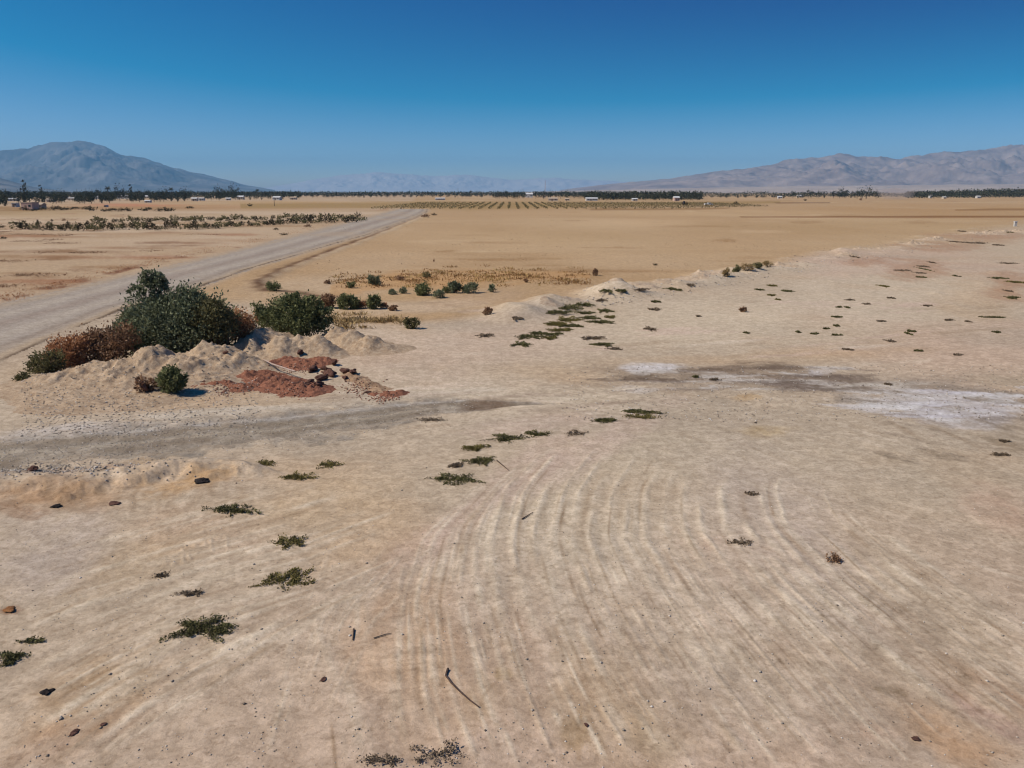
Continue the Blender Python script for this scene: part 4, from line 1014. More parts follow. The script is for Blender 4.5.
W, Y_, B2 = L_WEED, L_WEEDY, L_WEEDB
near = [
    (205, 632, 82, 26, 'widest dark green weed, below the bushy one, on the furrowed sand', W, 4.2), (286, 580, 50, 30, 'bushy olive weed with ragged edges, above the widest dark one', Y_, 3.0),
    (294, 543, 36, 13, 'small olive weed above the bushy one', Y_, 2.0), (231, 512, 46, 12, 'dark star shaped weed below the eroded slope', W, 2.4), (8, 659, 40, 18, 'dark weed cut by the edge of the picture at the lower corner', W, 1.8),
    (296, 477, 34, 8, 'thin olive weed in the pale sand beside the eroded slope', Y_, 1.8), (328, 464, 20, 8, 'small olive weed with upright tips near the gravel track', Y_, 1.6), (266, 464, 22, 7, 'faint olive weed at the edge of the gravel track', Y_, 1.0),
    (454, 480, 58, 11, 'long dark olive weed lowest of the string on the pink sand', W, 2.6), (481, 460, 30, 9, 'short dark olive weed second up in the string on the pink sand', W, 2.4), (479, 448, 30, 7, 'short flat weed third up in the string on the pink sand', Y_, 2.2),
    (456, 465, 13, 5, 'tiny rust brown weed beside the string on the pink sand', B2, 2.0), (508, 438, 44, 8, 'long wavy weed heading the string on the pink sand', W, 2.4), (538, 434, 26, 5, 'thin tail of weed past the wavy one on the pink sand', W, 2.0),
    (638, 411, 42, 5, 'dark flat weed above the curved grader marks', W, 2.4), (606, 420, 26, 6, 'dark short weed below the flat one above the grader marks', W, 2.2), (640, 416, 34, 4, 'faint olive weed under the flat dark one above the grader marks', Y_, 1.4), (576, 434, 22, 6, 'sparse withered weed between the string and the grader marks', B2, .7),
    (190, 595, 24, 5, 'withered reddish weed above the widest dark weed', B2, 1.0), (740, 546, 18, 6, 'dry grey sprig on the grader marks', B2, .9), (438, 760, 56, 26, 'sparse dry brush at the bottom edge of the picture', B2, .9), (379, 767, 34, 8, 'smaller dry brush beside the sparse one at the bottom edge', B2, .8),
    (163, 575, 14, 6, 'faint grey green sprig by the tyre marks', B2, .7), (750, 494, 12, 4, 'tiny grey sprig high among the grader marks', B2, .7), (430, 420, 30, 4, 'scattered dry sprigs beside the track end', B2, .6), (35, 642, 26, 8, 'thin dark straggle of weed beside the one at the picture edge', W, .7)]
for k, (px, py, w_, h_, lab, m_, dn) in enumerate(near):
    mat_weed(px, py, w_, h_, lab, m_, 300 + k, dn, tall=2.2 if 'brush' in lab else 1.0)

strip = [(582, 305, 22, 4, W), (566, 310, 34, 6, W), (605, 311, 18, 3.5, W), (551, 315, 48, 4, W), (590, 318, 22, 3.5, W), (610, 317, 14, 3, Y_), (600, 322, 24, 3.5, W), (569, 320, 26, 6, Y_), (557, 324, 34, 5, Y_),
         (560, 330, 24, 5, Y_), (572, 326, 20, 3.5, W), (528, 337, 26, 5, W), (552, 334, 18, 4, W), (550, 338, 16, 4, Y_), (520, 345, 18, 4.5, W), (592, 338, 24, 4, B2), (604, 345, 22, 4, W), (614, 349, 12, 3, B2), (538, 333, 14, 4, W), (586, 313, 14, 3, W),
         (608, 297, 16, 6, W), (622, 297, 10, 4, W), (601, 301, 10, 3, B2), (632, 292, 10, 3, W), (640, 296, 16, 3, B2), (655, 301, 10, 2.5, W), (672, 290, 16, 3, W), (690, 287, 8, 2.5, B2), (650, 329, 14, 4, B2), (515, 322, 14, 3, B2), (486, 336, 14, 4, B2), (655, 309, 12, 2.5, B2)]
order = sorted(strip, key=lambda s_: -s_[1] + .001 * s_[0])
kindw = {id(W): 'dark green', id(Y_): 'yellowish green', id(B2): 'withered brown'}
cnt = {}
for k, (px, py, w_, h_, m_) in enumerate(order):
    kw = kindw[id(m_)]; cnt[kw] = cnt.get(kw, 0) + 1
    mat_weed(px, py, w_, h_, f'{nth(cnt[kw])} {kw} flat weed up the weed strip from its near end', m_, 340 + k, 3.0 if m_ is not B2 else 1.8, group='flat weeds in the strip below the earth rim')
right = [(772, 287, 12, 3, Y_), (761, 291, 10, 2.5, W), (788, 290, 12, 3, W), (774, 295, 22, 3.5, Y_), (775, 298, 10, 2.5, Y_), (738, 294, 9, 2.5, W), (780, 292, 10, 2.5, W), (750, 288, 9, 2.5, B2),
         (910, 264, 14, 4, W), (922, 269, 10, 3, B2), (904, 272, 16, 3, B2), (915, 275, 22, 3, B2), (928, 272, 5, 6, W), (918, 279, 10, 2.5, W), (930, 263, 4, 6, B2), (883, 285, 12, 4, Y_), (942, 274, 6, 2.5, W), (956, 275, 4, 2, W), (855, 258, 10, 4, B2),
         (948, 236, 18, 3, W), (985, 236, 14, 3.5, B2), (1000, 233, 22, 3, W), (970, 243, 30, 3, B2), (995, 246, 24, 3, B2), (1008, 262, 20, 3, B2), (952, 242, 12, 3, B2), (1018, 240, 14, 2.5, B2), (962, 231, 12, 3, B2), (1000, 277, 24, 3, W), (1014, 284, 20, 4, Y_), (1010, 300, 26, 3, W), (992, 317, 26, 2.5, W), (1005, 292, 16, 3, B2), (1020, 320, 10, 5, B2),
         (838, 307, 12, 2, W), (868, 304, 12, 2, B2), (896, 300, 10, 2, B2), (909, 318, 14, 2.5, W), (880, 322, 14, 2, B2), (925, 305, 12, 2, B2), (847, 302, 9, 2, B2), (833, 317, 12, 2, W), (850, 310, 8, 2, W), (945, 320, 12, 2, B2), (968, 321, 8, 2, B2), (830, 327, 8, 2.5, W), (836, 328, 8, 2.5, W), (818, 332, 9, 2.5, W), (837, 335, 12, 2.5, W), (802, 332, 5, 2.5, W), (887, 340, 14, 5, B2), (911, 331, 12, 3, W), (910, 335, 7, 3, W), (942, 345, 14, 2.5, Y_), (950, 335, 10, 2, B2), (998, 336, 8, 2, W), (715, 337, 9, 2, B2), (750, 334, 4, 2, W), (920, 352, 14, 2, W), (960, 356, 12, 2, B2), (850, 350, 12, 4, B2), (700, 316, 9, 2, B2), (726, 320, 7, 2, B2),
         (852, 385, 10, 3, B2), (719, 379, 14, 5, B2), (698, 378, 6, 3, W), (890, 386, 6, 2.5, B2), (925, 436, 10, 3, B2), (998, 453, 30, 4, B2), (940, 432, 14, 2.5, B2), (1005, 440, 20, 3, B2), (990, 426, 14, 3, B2)]
rg_r = random.Random(44)
zones = [('the pale flat beyond the damp streak', lambda x, y: y > 295 and y < 360), ('the earth rim and its crumbled heaps', lambda x, y: y <= 260), ('the low clods past the rim brush', lambda x, y: y <= 295), ('the damp streak and its salt crust', lambda x, y: True)]
buckets = {z[0]: [] for z in zones}
for s_ in right:
    if rg_r.random() < .22 and s_[2] < 20: continue
    for zn, fn in zones:
        if fn(s_[0], s_[1]): buckets[zn].append(s_); break
for zn, lst in buckets.items():
    cnt = {}
    for k, (px, py, w_, h_, m_) in enumerate(sorted(lst, key=lambda s_: -s_[1] + .001 * s_[0])):
        kw = kindw[id(m_)]; cnt[kw] = cnt.get(kw, 0) + 1
        mat_weed(px + rg_r.uniform(-4, 4), py + rg_r.uniform(-2, 2), w_ * rg_r.uniform(.3, 1.0), max(h_ * rg_r.uniform(.5, 1), 1.2) * .75, f'{nth(cnt[kw])} {kw} tuft going up over {zn}', m_, 400 + k + int(px), 1.8 if m_ is not B2 else 1.0, group='tufts on ' + zn, tall=.9)

# ------------------------------------------------------------------ sticks, lumps
def stick(pts_px, r, label, mat=M_TWIG, name='stick', cat='stick', lift=.02):
    P = [ground_xy(*p) for p in pts_px]; x, y = P[0]
    mb = MB(); mb.tube([(a - x, b - y, groundz(a, b) - groundz(x, y) + lift) for a, b in P], r, r * .5, 6)
    t = empty(name, (x, y, groundz(x, y))); tag(t, label, cat)
    return t, mb
def one_piece(t, mb, mat):
    lab, cat = t['label'], t['category']; nm, loc = t.name, t.location.copy(); bpy.data.objects.remove(t)
    o = mb.build(nm, mat); o.location = loc; return tag(o, lab, cat)
M_DKTWIG = plain('dark_twig', (.10, .065, .050), (.045, .03, .025), 20, .9)
one_piece(*stick([(448, 674), (446, 681), (451, 688), (460, 697), (470, 706), (479, 713)], .022, 'long bent dark stick lying on bare sand near the bottom'), M_DKTWIG)
one_piece(*stick([(354, 633), (353, 644)], .018, 'short straight dark stick on pale sand above the bent one'), M_DKTWIG)
one_piece(*stick([(374, 642), (386, 638), (392, 637)], .012, 'thin pale twig beside the short dark stick'), M_TWIG)
one_piece(*stick([(497, 461), (503, 466), (509, 471)], .02, 'thin twig on the pink sand near the weed string'), M_DKTWIG)
one_piece(*stick([(522, 520), (528, 516), (533, 513)], .015, 'pale crooked twig at the edge of the curved grader marks'), M_DKTWIG)
# pale pipe across the red heaps
px_pts = [(264, 360), (272, 364), (284, 368), (295, 371.5)]
mb = MB(); P = []
for a, b in px_pts:
    x, y = ground_xy(a, b, .35); P.append((x, y, max(topz(x, y) + .05, .36)))
mb.tube([(p[0] - P[0][0], p[1] - P[0][1], p[2]) for p in P], .03, .03, 8)
o = mb.build('pipe', plain('dusty_plastic', (.46, .36, .31), (.34, .25, .21), 4, .7)); o.location = (P[0][0], P[0][1], 0); tag(o, 'thin pale pipe lying across the red soil heaps', 'pipe')

M_LUMP = heap_soil('black_lump', (.035, .028, .026), (.014, .012, .012), (.07, .055, .05), 12, .8)
def lump(px, py, w_, seed, label, name='ground_lump', cat='lump', squash=.17, mat=None, amp=.7):
    x, y = ground_xy(px, py); s = math.hypot(y, CAM_H) / F
    o = clod_mesh(name, w_ * s / 2 * .85, seed, mat or M_LUMP, squash, amp=amp); o.location = (x, y, groundz(x, y) + .01); o.rotation_euler[2] = .4 * seed
    return tag(o, label, cat)
lump(202, 483, 19, 41, 'flat black lump on the brow of the eroded slope'); lump(56, 508, 11, 42, 'small black lump drawn for a dark hole below the brown end of the slope'); lump(46, 694, 13, 43, 'dark furry looking lump on the furrowed sand near the lower corner')  # the lump below the brown end is a hole's shade built as black solid
lump(35, 476, 12, 44, 'dark brown lump beside the gravel track', squash=.45, mat=M_CLOD); lump(115, 505, 13, 45, 'flat brown clod on the eroded slope', mat=M_CLOD); lump(9, 610, 14, 46, 'rust brown clod on pale sand at the picture edge', mat=heap_soil('rust_clod', (.26, .12, .05), (.15, .06, .03), (.34, .18, .08), 9))
lump(756, 421, 4, 47, 'tiny black lump alone near the yellow stain'); lump(103, 727, 6, 48, 'tiny dark clod on the brown stain', mat=M_CLOD); lump(74, 736, 9, 49, 'small dark clod low on the brown stain', mat=M_CLOD); lump(324, 684, 7, 50, 'small dark grey clod near the lying sticks', mat=M_CLOD); lump(916, 742, 9, 52, 'brown clod on the orange sand by the lower corner', mat=M_CLOD); lump(586, 730, 5, 53, 'tiny brown clod beside the ochre stain', mat=M_CLOD)
t = empty('dead_plant', (*ground_xy(832, 563), groundz(*ground_xy(832, 563)))); tag(t, 'dark withered plant clump lying on the grader marks', 'dead plant')
foliage('dry_leaves', [(-.03, 0, .06, .11, .10, .06), (.06, -.05, .05, .08, .08, .06), (.08, .06, .07, .05, .06, .07)], 420, 30, .05, L_BROWN, t, 480, spread=.35); branches('stem', [(0, 0, .08, .16, .14, .06)], M_DKTWIG, t, 481, 7, .008, .05)

# ------------------------------------------------------------------ stones
def stones(name, spots, mat, seed):
    rng = np.random.default_rng(seed); oc = np.array([(1, 0, 0), (0, 1, 0), (-1, 0, 0), (0, -1, 0), (0, 0, 1), (0, 0, -1)], float)
    of = np.array([(0, 1, 4), (1, 2, 4), (2, 3, 4), (3, 0, 4), (1, 0, 5), (2, 1, 5), (3, 2, 5), (0, 3, 5)])
    n = len(spots); S = np.array(spots)
    z = np.array([topz(a, b) if s_ > .5 else groundz(a, b) for a, b, _, s_ in S])
    V = oc[None] * (S[:, 2] * .5)[:, None, None] * rng.uniform(.6, 1.3, (n, 6, 1)) * np.array([1, .85, .6])
    th = rng.uniform(0, 6.3, n); c, s = np.cos(th)[:, None], np.sin(th)[:, None]
    X = V[..., 0] * c - V[..., 1] * s + S[:, :1]; Yv = V[..., 0] * s + V[..., 1] * c + S[:, 1:2]; Zv = V[..., 2] + (z + S[:, 2] * .12)[:, None]
    f = (of[None] + 6 * np.arange(n)[:, None, None]).reshape(-1, 3)
    return mesh_obj(name, np.stack([X, Yv, Zv], -1).reshape(-1, 3), f, mat, tint=np.repeat(rng.random(n), 6))
M_STONE = leafy('mixed_stone', [(0, (.14, .11, .085)), (.3, (.26, .215, .17)), (.6, (.35, .30, .245)), (.9, (.52, .46, .40)), (1, (.62, .57, .52))], 0)
rg = random.Random(77); sp = []
for k in range(5200):                                        # loose over the near ground
    px, py = rg.uniform(-60, 1084), 420 + 400 * rg.random() ** .8
    if vnoise(np.array(px / 45.), np.array(py / 30.), 5) + rg.uniform(-.6, .6) < .05: continue
    x, y = ground_xy(px, py); sp.append((x, y, rg.uniform(.015, .045) * (1.9 if rg.random() < .06 else 1), 0))
for k in range(3000):                                        # along the track
    px = rg.uniform(-40, 480) if k % 3 else rg.uniform(-40, 160); py = np.interp(px, [p[0] for p in trk], [p[1] for p in trk]) + rg.gauss(0, 1) * np.interp(px, [p[0] for p in trk], thw) * .75
    x, y = ground_xy(px, py); sp.append((x, y, rg.uniform(.02, .07), 0))
for k in range(700):
    px, py = rg.gauss(60, 50), rg.gauss(474, 5); x, y = ground_xy(px, py); sp.append((x, y, rg.uniform(.03, .10), 0))
for k in range(2600):                                        # on and round the pale bank
    px, py = rg.uniform(20, 260), rg.uniform(350, 425); x, y = ground_xy(px, py, .4); sp.append((x, y, rg.uniform(.03, .10), 1))
for k in range(1500):
    px, py = rg.uniform(560, 1040), rg.uniform(366, 420); x, y = ground_xy(px, py); sp.append((x, y, rg.uniform(.03, .10), 0))
for k in range(900):
    px = rg.uniform(560, 1040); py = np.interp(px, rim_x, rim_y) + rg.uniform(-2, 14); x, y = ground_xy(px, py); sp.append((x, y, rg.uniform(.06, .22), 0))
tag(stones('loose_stones', sp, M_STONE, 601), 'small loose stones and crumbs scattered over the sand', 'stones', kind='stuff')
M_REDSTONE = leafy('red_crumb', [(0, (.10, .045, .030)), (.4, (.25, .11, .07)), (.8, (.38, .20, .13)), (1, (.48, .34, .26))], 0)
sp = []
for k in range(1100):
    cx, cy, sx, sy = rg.choice([(228, 384, 11, 2.5), (262, 377, 12, 4), (290, 386, 12, 3), (298, 365, 13, 2.5), (358, 382, 9, 4), (384, 391, 7, 2)])
    x, y = ground_xy(rg.gauss(cx, sx), rg.gauss(cy, sy), .25); sp.append((x, y, rg.uniform(.04, .12), 1))
tag(stones('red_crumbs', sp, M_REDSTONE, 602), 'red brown crumbs covering the soil heaps', 'stones', kind='stuff')
# ================================================================== FAR PLANTS
def free_mesh(name, mat, verts, faces, tint):
    return mesh_obj(name, verts, faces, mat, tint=tint)
def shrub_proto(seed, mat, w_=1.5, h_=1.7, n=260):
    rg = random.Random(seed); rng = np.random.default_rng(seed)
    bl = [(0, 0, h_ * .5, w_ * .55, w_ * .5, h_ * .42)] + [(rg.uniform(-.7, .7) * w_, rg.uniform(-.5, .5) * w_, h_ * rg.uniform(.35, .7), w_ * rg.uniform(.25, .45), w_ * .4, h_ * rg.uniform(.2, .35)) for _ in range(4)]
    return foliage('desert_shrub', bl, n, 30, .34, mat, None, seed, spread=.3)
def place_copies(protos, spots, make, scale_mul=1.0):
    """spots: (px, py, width px, height px). The first uses are the protos themselves, then copies"""
    used = set(); out = []
    for k, (px, py, w_, h_) in enumerate(spots):
        i = k % len(protos); pr = protos[i]
        o = pr if i not in used else copy_tree(pr); used.add(i)
        x, y = ground_xy(px, py); s = math.hypot(y, CAM_H) / F
        bw, bh = make['size'](i)
        o.location = (x, y, groundz(x, y)); o.rotation_euler = (0, 0, random.uniform(-.6, .6)); o.scale = (w_ * s / bw, w_ * s / bw, h_ * s / bh)
        out.append(o)
    return out
rg = random.Random(21)
SHR = [shrub_proto(500 + k, L_SHRUB if k % 3 else L_OLIVE) for k in range(7)]
px_l = []
x = 17.0
while x < 362:
    if not (29 < x < 33 or 76 < x < 79):
        px_l.append((x, np.interp(x, [15, 60, 110, 200, 250, 300, 360], [229.5, 231, 230.5, 229, 226.5, 224, 221.6]) + rg.uniform(-.8, .8), rg.uniform(6, 13) * (1 if x < 120 else .85), rg.uniform(5, 8.5) * (1 if x < 200 else .72)))
    x += rg.uniform(4.2, 7.5)
px_u = []
x = 96.0
while x < 362:
    px_u.append((x, np.interp(x, [96, 130, 200, 260, 300, 362], [222.5, 222, 221.4, 220.3, 220, 218.6]) + rg.uniform(-.7, .7), rg.uniform(4, 10), rg.uniform(3.5, 6)))
    x += rg.uniform(4.6, 8.5)
dims = {'size': lambda i: (2.3, 1.6)}
objs = place_copies(SHR, px_l, dims)
N = len(objs)
for k, o in enumerate(objs):
    tag(o, f'dark desert shrub, {nth(N - k)} from the road in the nearer shrub row across it', 'shrub', 'shrubs in the nearer row across the road')
SHR2 = [shrub_proto(520 + k, L_SHRUB if k % 2 else L_OLIVE) for k in range(5)]
objs = place_copies(SHR2, px_u, dims)
N = len(objs)
for k, o in enumerate(objs):
    tag(o, f'small brownish shrub, {nth(N - k)} from the road in the farther shrub row across it', 'shrub', 'shrubs in the farther row across the road')
SHR3 = [shrub_proto(540 + k, L_SHRUB) for k in range(4)]
band = [(24, 210.5, 9, 3), (33, 211, 7, 2.5), (43, 210.5, 8, 3), (51, 210.5, 9, 4), (59, 210.5, 9, 4), (67, 210, 8, 3), (75, 209.5, 8, 2.5), (83, 209.5, 9, 2.5), (90, 211, 10, 4.5), (105, 211.5, 9, 3), (113, 211.5, 9, 3), (119, 211.5, 8, 3), (127, 211.5, 8, 3.5), (144, 211, 9, 3), (149, 210.5, 7, 3), (157, 211.5, 8, 3), (165, 211.5, 9, 4), (171, 211, 7, 3), (190, 209, 8, 2.5)]
objs = place_copies(SHR3, band, dims)
for k, o in enumerate(objs):
    tag(o, f'low dark bush, {nth(k + 1)} going from the pink house toward the road', 'bush', 'low bushes before the houses')
SHR4 = [shrub_proto(560, L_SHRUB), shrub_proto(561, L_BROWN), shrub_proto(562, L_SHRUB)]
odd = [(250, 206.5, 4, 2.6, 'single dark bush alone in the grassy strip under the town trees'), (64, 221, 4, 2, 'small dark bush alone between the shrub rows and the houses'), (52, 221.5, 3, 2, 'smaller of two lone bushes between shrub rows and houses'), (1, 228, 6, 3, 'low dark bush at the outer end of the shrub row'),
       (426, 217.5, 9, 3, 'dark bush on the road verge near its far end'), (434, 215.5, 6, 2, 'smaller dark bush past the other one at the far road end'), (655, 265, 5, 2, 'small dark bush low on the middle of the fallow field'), (434, 262, 2, 3, 'tiny upright dark shrub on the fallow field by the road'), (736, 205, 5, 3, 'pale grey green shrub beside the white pickup on the field'),
       (805, 201, 3, 2, 'small dark shrub on the far side of the field below the pale trees'), (861, 200.5, 3, 2.4, 'small dark shrub on the field below the big green tree'), (3, 239, 8, 2, 'flat dark bush cut by the picture edge below the shrub row'), (284, 235, 7, 2, 'flat brown bush between the shrub row and the road'), (308, 227, 8, 2.5, 'brown bush on the verge beside the far road'), (276, 230, 6, 2, 'small brown bush between shrub row and road, farther off')]
for k, (px, py, w_, h_, lab) in enumerate(odd):
    o = SHR4[k] if k < 3 else copy_tree(SHR4[k % 3])
    x, y = ground_xy(px, py); s = y / F
    o.location = (x, y, groundz(x, y)); o.scale = (w_ * s / 2.3, w_ * s / 2.3, h_ * s / 1.6); tag(o, lab, 'bush', 'lone bushes out on the fields')

# ------------------------------------------------------------------ trees
L_TREE = leafy('far_tree_leaf', [(0, (.022, .023, .014)), (.5, (.045, .047, .026)), (1, (.085, .085, .048))], .15)
L_TREE2 = leafy('far_tree_leaf_pale', [(0, (.020, .024, .013)), (.5, (.045, .052, .026)), (1, (.088, .092, .050))], .15)
M_BARK = plain('bark', (.10, .075, .055), (.05, .04, .03), 2, .9)
def tree_proto(blobs, h, mat, seed, n=420, leaf=.75, trunk=.18, low=1.2):
    t = empty('tree')
    foliage('crown', blobs, n, 46, leaf, mat, t, seed, spread=.28, floor=.2)
    mb = MB(); mb.tube([(0, 0, -.4), (.1, 0, h * .3), (.05, .05, h * .62)], trunk * 1.3, trunk * .6, 6)
    for b in blobs[:3]: mb.tube([(.08, 0, h * .32), (b[0] * .5, b[1] * .5, (h * .3 + b[2]) / 2 + .4), (b[0], b[1], b[2])], trunk * .6, trunk * .2, 5)
    mb.build('trunk', M_BARK, t)
    return t
PROT = {
    'round': tree_proto([(0, 0, 4.6, 3.2, 3, 2.6), (-1.6, .5, 3.6, 2.2, 2, 1.8), (1.7, -.4, 3.8, 2.2, 2.2, 2.0)], 7, L_TREE, 701),
    'broad': tree_proto([(-2.2, 0, 3.6, 2.6, 2.4, 2.0), (2.2, .4, 3.8, 2.8, 2.4, 2.2), (0, -.5, 4.4, 2.8, 2.6, 2.2), (0, .6, 2.4, 4.0, 2.4, 1.4)], 6.6, L_TREE, 702, 520),
    'slim': tree_proto([(0, 0, 4.0, 1.3, 1.3, 3.4), (.3, .2, 7.0, .9, .9, 2.2), (-.3, 0, 2.6, 1.5, 1.4, 1.6)], 9.2, L_TREE, 703, 360),
    'pale': tree_proto([(-1.2, 0, 3.4, 2.2, 2.0, 1.8), (1.3, .3, 3.9, 2.2, 2.1, 2.0), (.2, -.4, 2.2, 2.8, 2.2, 1.2)], 6, L_TREE2, 704),
    'ragged': tree_proto([(-1.0, .3, 5.4, 1.8, 1.6, 1.7), (1.2, -.2, 4.2, 2.0, 1.7, 1.6), (-1.5, 0, 3.2, 2.2, 1.8, 1.3), (.8, .4, 6.6, 1.1, 1.0, 1.0)], 7.4, L_TREE, 705, 380)}
def palm_proto(seed, h):
    t = empty('palm_tree'); rng = np.random.default_rng(seed); P = []; A = []; Ls = []
    for k in range(46):
        az = rng.uniform(0, 6.28); el = rng.uniform(-.7, 1.2); L = rng.uniform(1.8, 2.6); a = np.array([math.cos(az) * math.cos(el), math.sin(az) * math.cos(el), math.sin(el)])
        p = np.array([0, 0, h]); 
        for j in range(4):
            P.append(p.copy()); A.append(a / np.linalg.norm(a)); Ls.append(L / 3); p = p + A[-1] * L / 4; a = a + np.array([0, 0, -.28])
    v, f, tt = leaf_quads(np.array(P), np.array(A), np.array(Ls), np.full(len(P), .20), rng, np.repeat(rng.random(46), 4))
    mesh_obj('crown', v, f, L_TREE2, t, tint=tt)
    MB().tube([(0, 0, -.4), (.15, 0, h * .5), (0, 0, h)], .26, .2, 7).build('trunk', M_BARK, t)
    return t
PALM = palm_proto(711, 9.0)
SIZE = {'round': (8.0, 7.2), 'broad': (10.0, 6.6), 'slim': (3.0, 9.2), 'pale': (7.0, 6.0), 'ragged': (7.4, 7.6)}
WORD = {'round': 'round dark', 'broad': 'broad dark', 'slim': 'tall slim', 'pale': 'pale green', 'ragged': 'ragged topped'}
first = set()
def put_tree(kind, px, py, h_m, wide=1.0):
    o = PROT[kind] if kind not in first else copy_tree(PROT[kind]); first.add(kind)
    x, y = ground_xy(px, py); o.location = (x, y, -.1); k = h_m / SIZE[kind][1]; o.scale = (k * wide, k * wide, k); o.rotation_euler[2] = rg.uniform(0, 6.28)
    return o
def tree_line(x0, x1, base, step, hts, where, group, kinds=('round', 'broad', 'ragged', 'pale', 'round', 'slim'), direction=-1, skip=()):
    rows = []; x = x0
    while x < x1:
        if not any(a < x < b for a, b in skip): rows.append(x)
        x += step * rg.uniform(.6, 1.4)
    cnt = {}
    for x in (rows[::-1] if direction < 0 else rows):
        kd = rg.choice(kinds); cnt[kd] = cnt.get(kd, 0) + 1
        o = put_tree(kd, x, base(x) + rg.uniform(-.25, .25), rg.uniform(*hts), rg.uniform(.9, 1.25))
        tag(o, where.format(kind=f'{nth(cnt[kd])} {WORD[kd]} tree'), 'tree', group)
TOWN_GAPS = [(7, 17), (46, 54), (65, 75), (94, 100), (116, 131), (144, 151), (190, 205), (236, 244), (272, 281)]
edge = lambda x: np.interp(x, [0, 15, 40, 100, 130, 200, 250, 300], [206, 205.5, 204, 203.4, 202.5, 200.8, 199.8, 199.2])
tree_line(-4, 300, edge, 6.4, (5, 8), '{kind} from the road in the front line of the town belt', 'front line of town trees', skip=tuple(TOWN_GAPS) + ((17, 42), (224, 232)))
tree_line(-4, 300, lambda x: edge(x) - 2.2, 5.4, (6, 9), '{kind} from the road in the middle line of the town belt', 'middle line of town trees', skip=tuple(TOWN_GAPS))
tree_line(-4, 300, lambda x: edge(x) - 3.9 - (x < 60) * 1.2, 5.4, (7, 10), '{kind} from the road in the rear line of the town belt', 'rear line of town trees')
for px, py, h, lab in [(25, 203, 16, 'dark spire like tree rising above the pink house'), (42, 202, 13, 'dark pointed tree above the belt beside the spire like one'), (131, 201, 14, 'slim tall tree above the long white roof')]:
    tag(put_tree('slim', px, py, h, .8), lab, 'tree', 'tall trees over the town')
for px, py, h, lab in [(120, 200.5, 13, 'tall dark tree standing over the long white roof'), (219, 199.5, 13.5, 'big dark round tree over the belt nearer the road'), (234, 199.2, 14.5, 'tallest dark tree over the belt nearer the road'), (226, 199, 11, 'dark tree between the two tall ones nearer the road'), (165, 200, 11, 'dark round tree raised over the middle of the town belt'), (187, 199.5, 11, 'dark tree raised over the belt by the tiny pale house')]:
    tag(put_tree('round', px, py, h, .8), lab, 'tree', 'tall trees over the town')
for k, (px, py, h, lab) in enumerate([(109, 201, 1.25, 'palm tree sticking out of the town belt beside the long white roof'), (258, 198.8, 1.1, 'palm tree at the road end of the town belt'), (172, 200, 1.2, 'palm tree in the middle of the town belt')]):
    o = PALM if k == 0 else copy_tree(PALM); x, y = ground_xy(px, py); o.location = (x, y, 0); o.scale = (h,) * 3; tag(o, lab, 'palm tree', 'palms in the town belt')
tree_line(300, 395, lambda x: 197.6, 5.5, (5, 7.5), '{kind} along the horizon from the town to the vineyard', 'trees on the horizon past the town', direction=1)
tree_line(404, 482, lambda x: 197.4, 5.5, (4, 6.5), '{kind} along the horizon behind the vineyard', 'trees on the horizon behind the vineyard', direction=1, skip=((425, 430), (450, 454)))
tree_line(496, 592, lambda x: 198.6, 5.5, (6.5, 9), '{kind} between the tall mast side and the date grove', 'trees before the date grove', ('round', 'broad', 'ragged', 'pale'), 1, ((526, 534),))
tree_line(588, 700, lambda x: 200.4, 7.5, (6, 8.5), '{kind} along the front edge of the date grove', 'trees along the front of the date grove', ('round', 'ragged', 'broad'), 1, ((630, 640), (672, 682)))
tree_line(702, 782, lambda x: 198.0, 8.5, (4, 6), '{kind} past the date grove along the field edge', 'trees past the date grove', ('round', 'broad', 'ragged'), 1)
tree_line(784, 858, lambda x: 198.2, 7.0, (6, 10), '{kind} under the bare range along the field edge', 'trees under the bare range', ('round', 'broad', 'ragged', 'slim'), 1)
for px, py, h, w_, lab in [(866, 198.8, 12.5, 1.2, 'big green tree at the field edge, largest under the bare range'), (857, 198.5, 10, 1, 'dark tree hugging the big green tree'), (876, 198.5, 9.5, 1.1, 'dark tree past the big green tree, before the dark grove'), (842, 197.6, 13, 1, 'tall dark tree standing before the big green one')]:
    tag(put_tree('round', px, py, h, w_), lab, 'tree', 'big trees under the bare range')

def mass(name, x0, x1, base, depth, hgt, n, mat, seed, label, leaf=1.8, gaps=()):
    """a far-off grove that reads as one dark mass"""
    rng = np.random.default_rng(seed); px = rng.uniform(x0, x1, n); P = []
    px = np.array([p for p in px if not any(a < p < b for a, b in gaps)]); n = len(px)
    for p in px:
        x, y = ground_xy(p, base(p)); dd = rng.uniform(0, depth); f = (y + dd) / y; h = hgt(p) * (.78 + .3 * vnoise(np.array(p / 3.1), np.array(dd / 9.), seed))
        P.append((x * f, y + dd, h * rng.random() ** .6))
    P = np.array(P); ax = unit(rng.normal(size=(n, 3)) + np.array([0, 0, .5])); L = leaf * rng.uniform(.6, 1.3, n)
    v, f, tt = leaf_quads(P, ax, L, L * .35, rng, rng.random(n))
    tag(mesh_obj(name, v, f, mat, tint=tt), label, kind='stuff')
mass('far_grove', 586, 702, lambda p: 200.2, 260, lambda p: 8.6, 9000, L_TREE, 801, 'dark date grove in one mass behind the vineyard and field')
mass('far_grove', 700, 1040, lambda p: 197.2, 200, lambda p: 8.0 + 1.2 * math.sin(p * .11), 9000, L_TREE, 802, 'thin dark line of trees far behind the field', 1.7)
mass('dark_grove', 905, 1060, lambda p: 198.4 - .004 * (p - 905), 300, lambda p: np.interp(p, [905, 930, 990, 1060], [8.5, 10.0, 12.5, 15.5]), 14000, L_TREE, 803, 'long dark green grove under the bare range', 1.8)
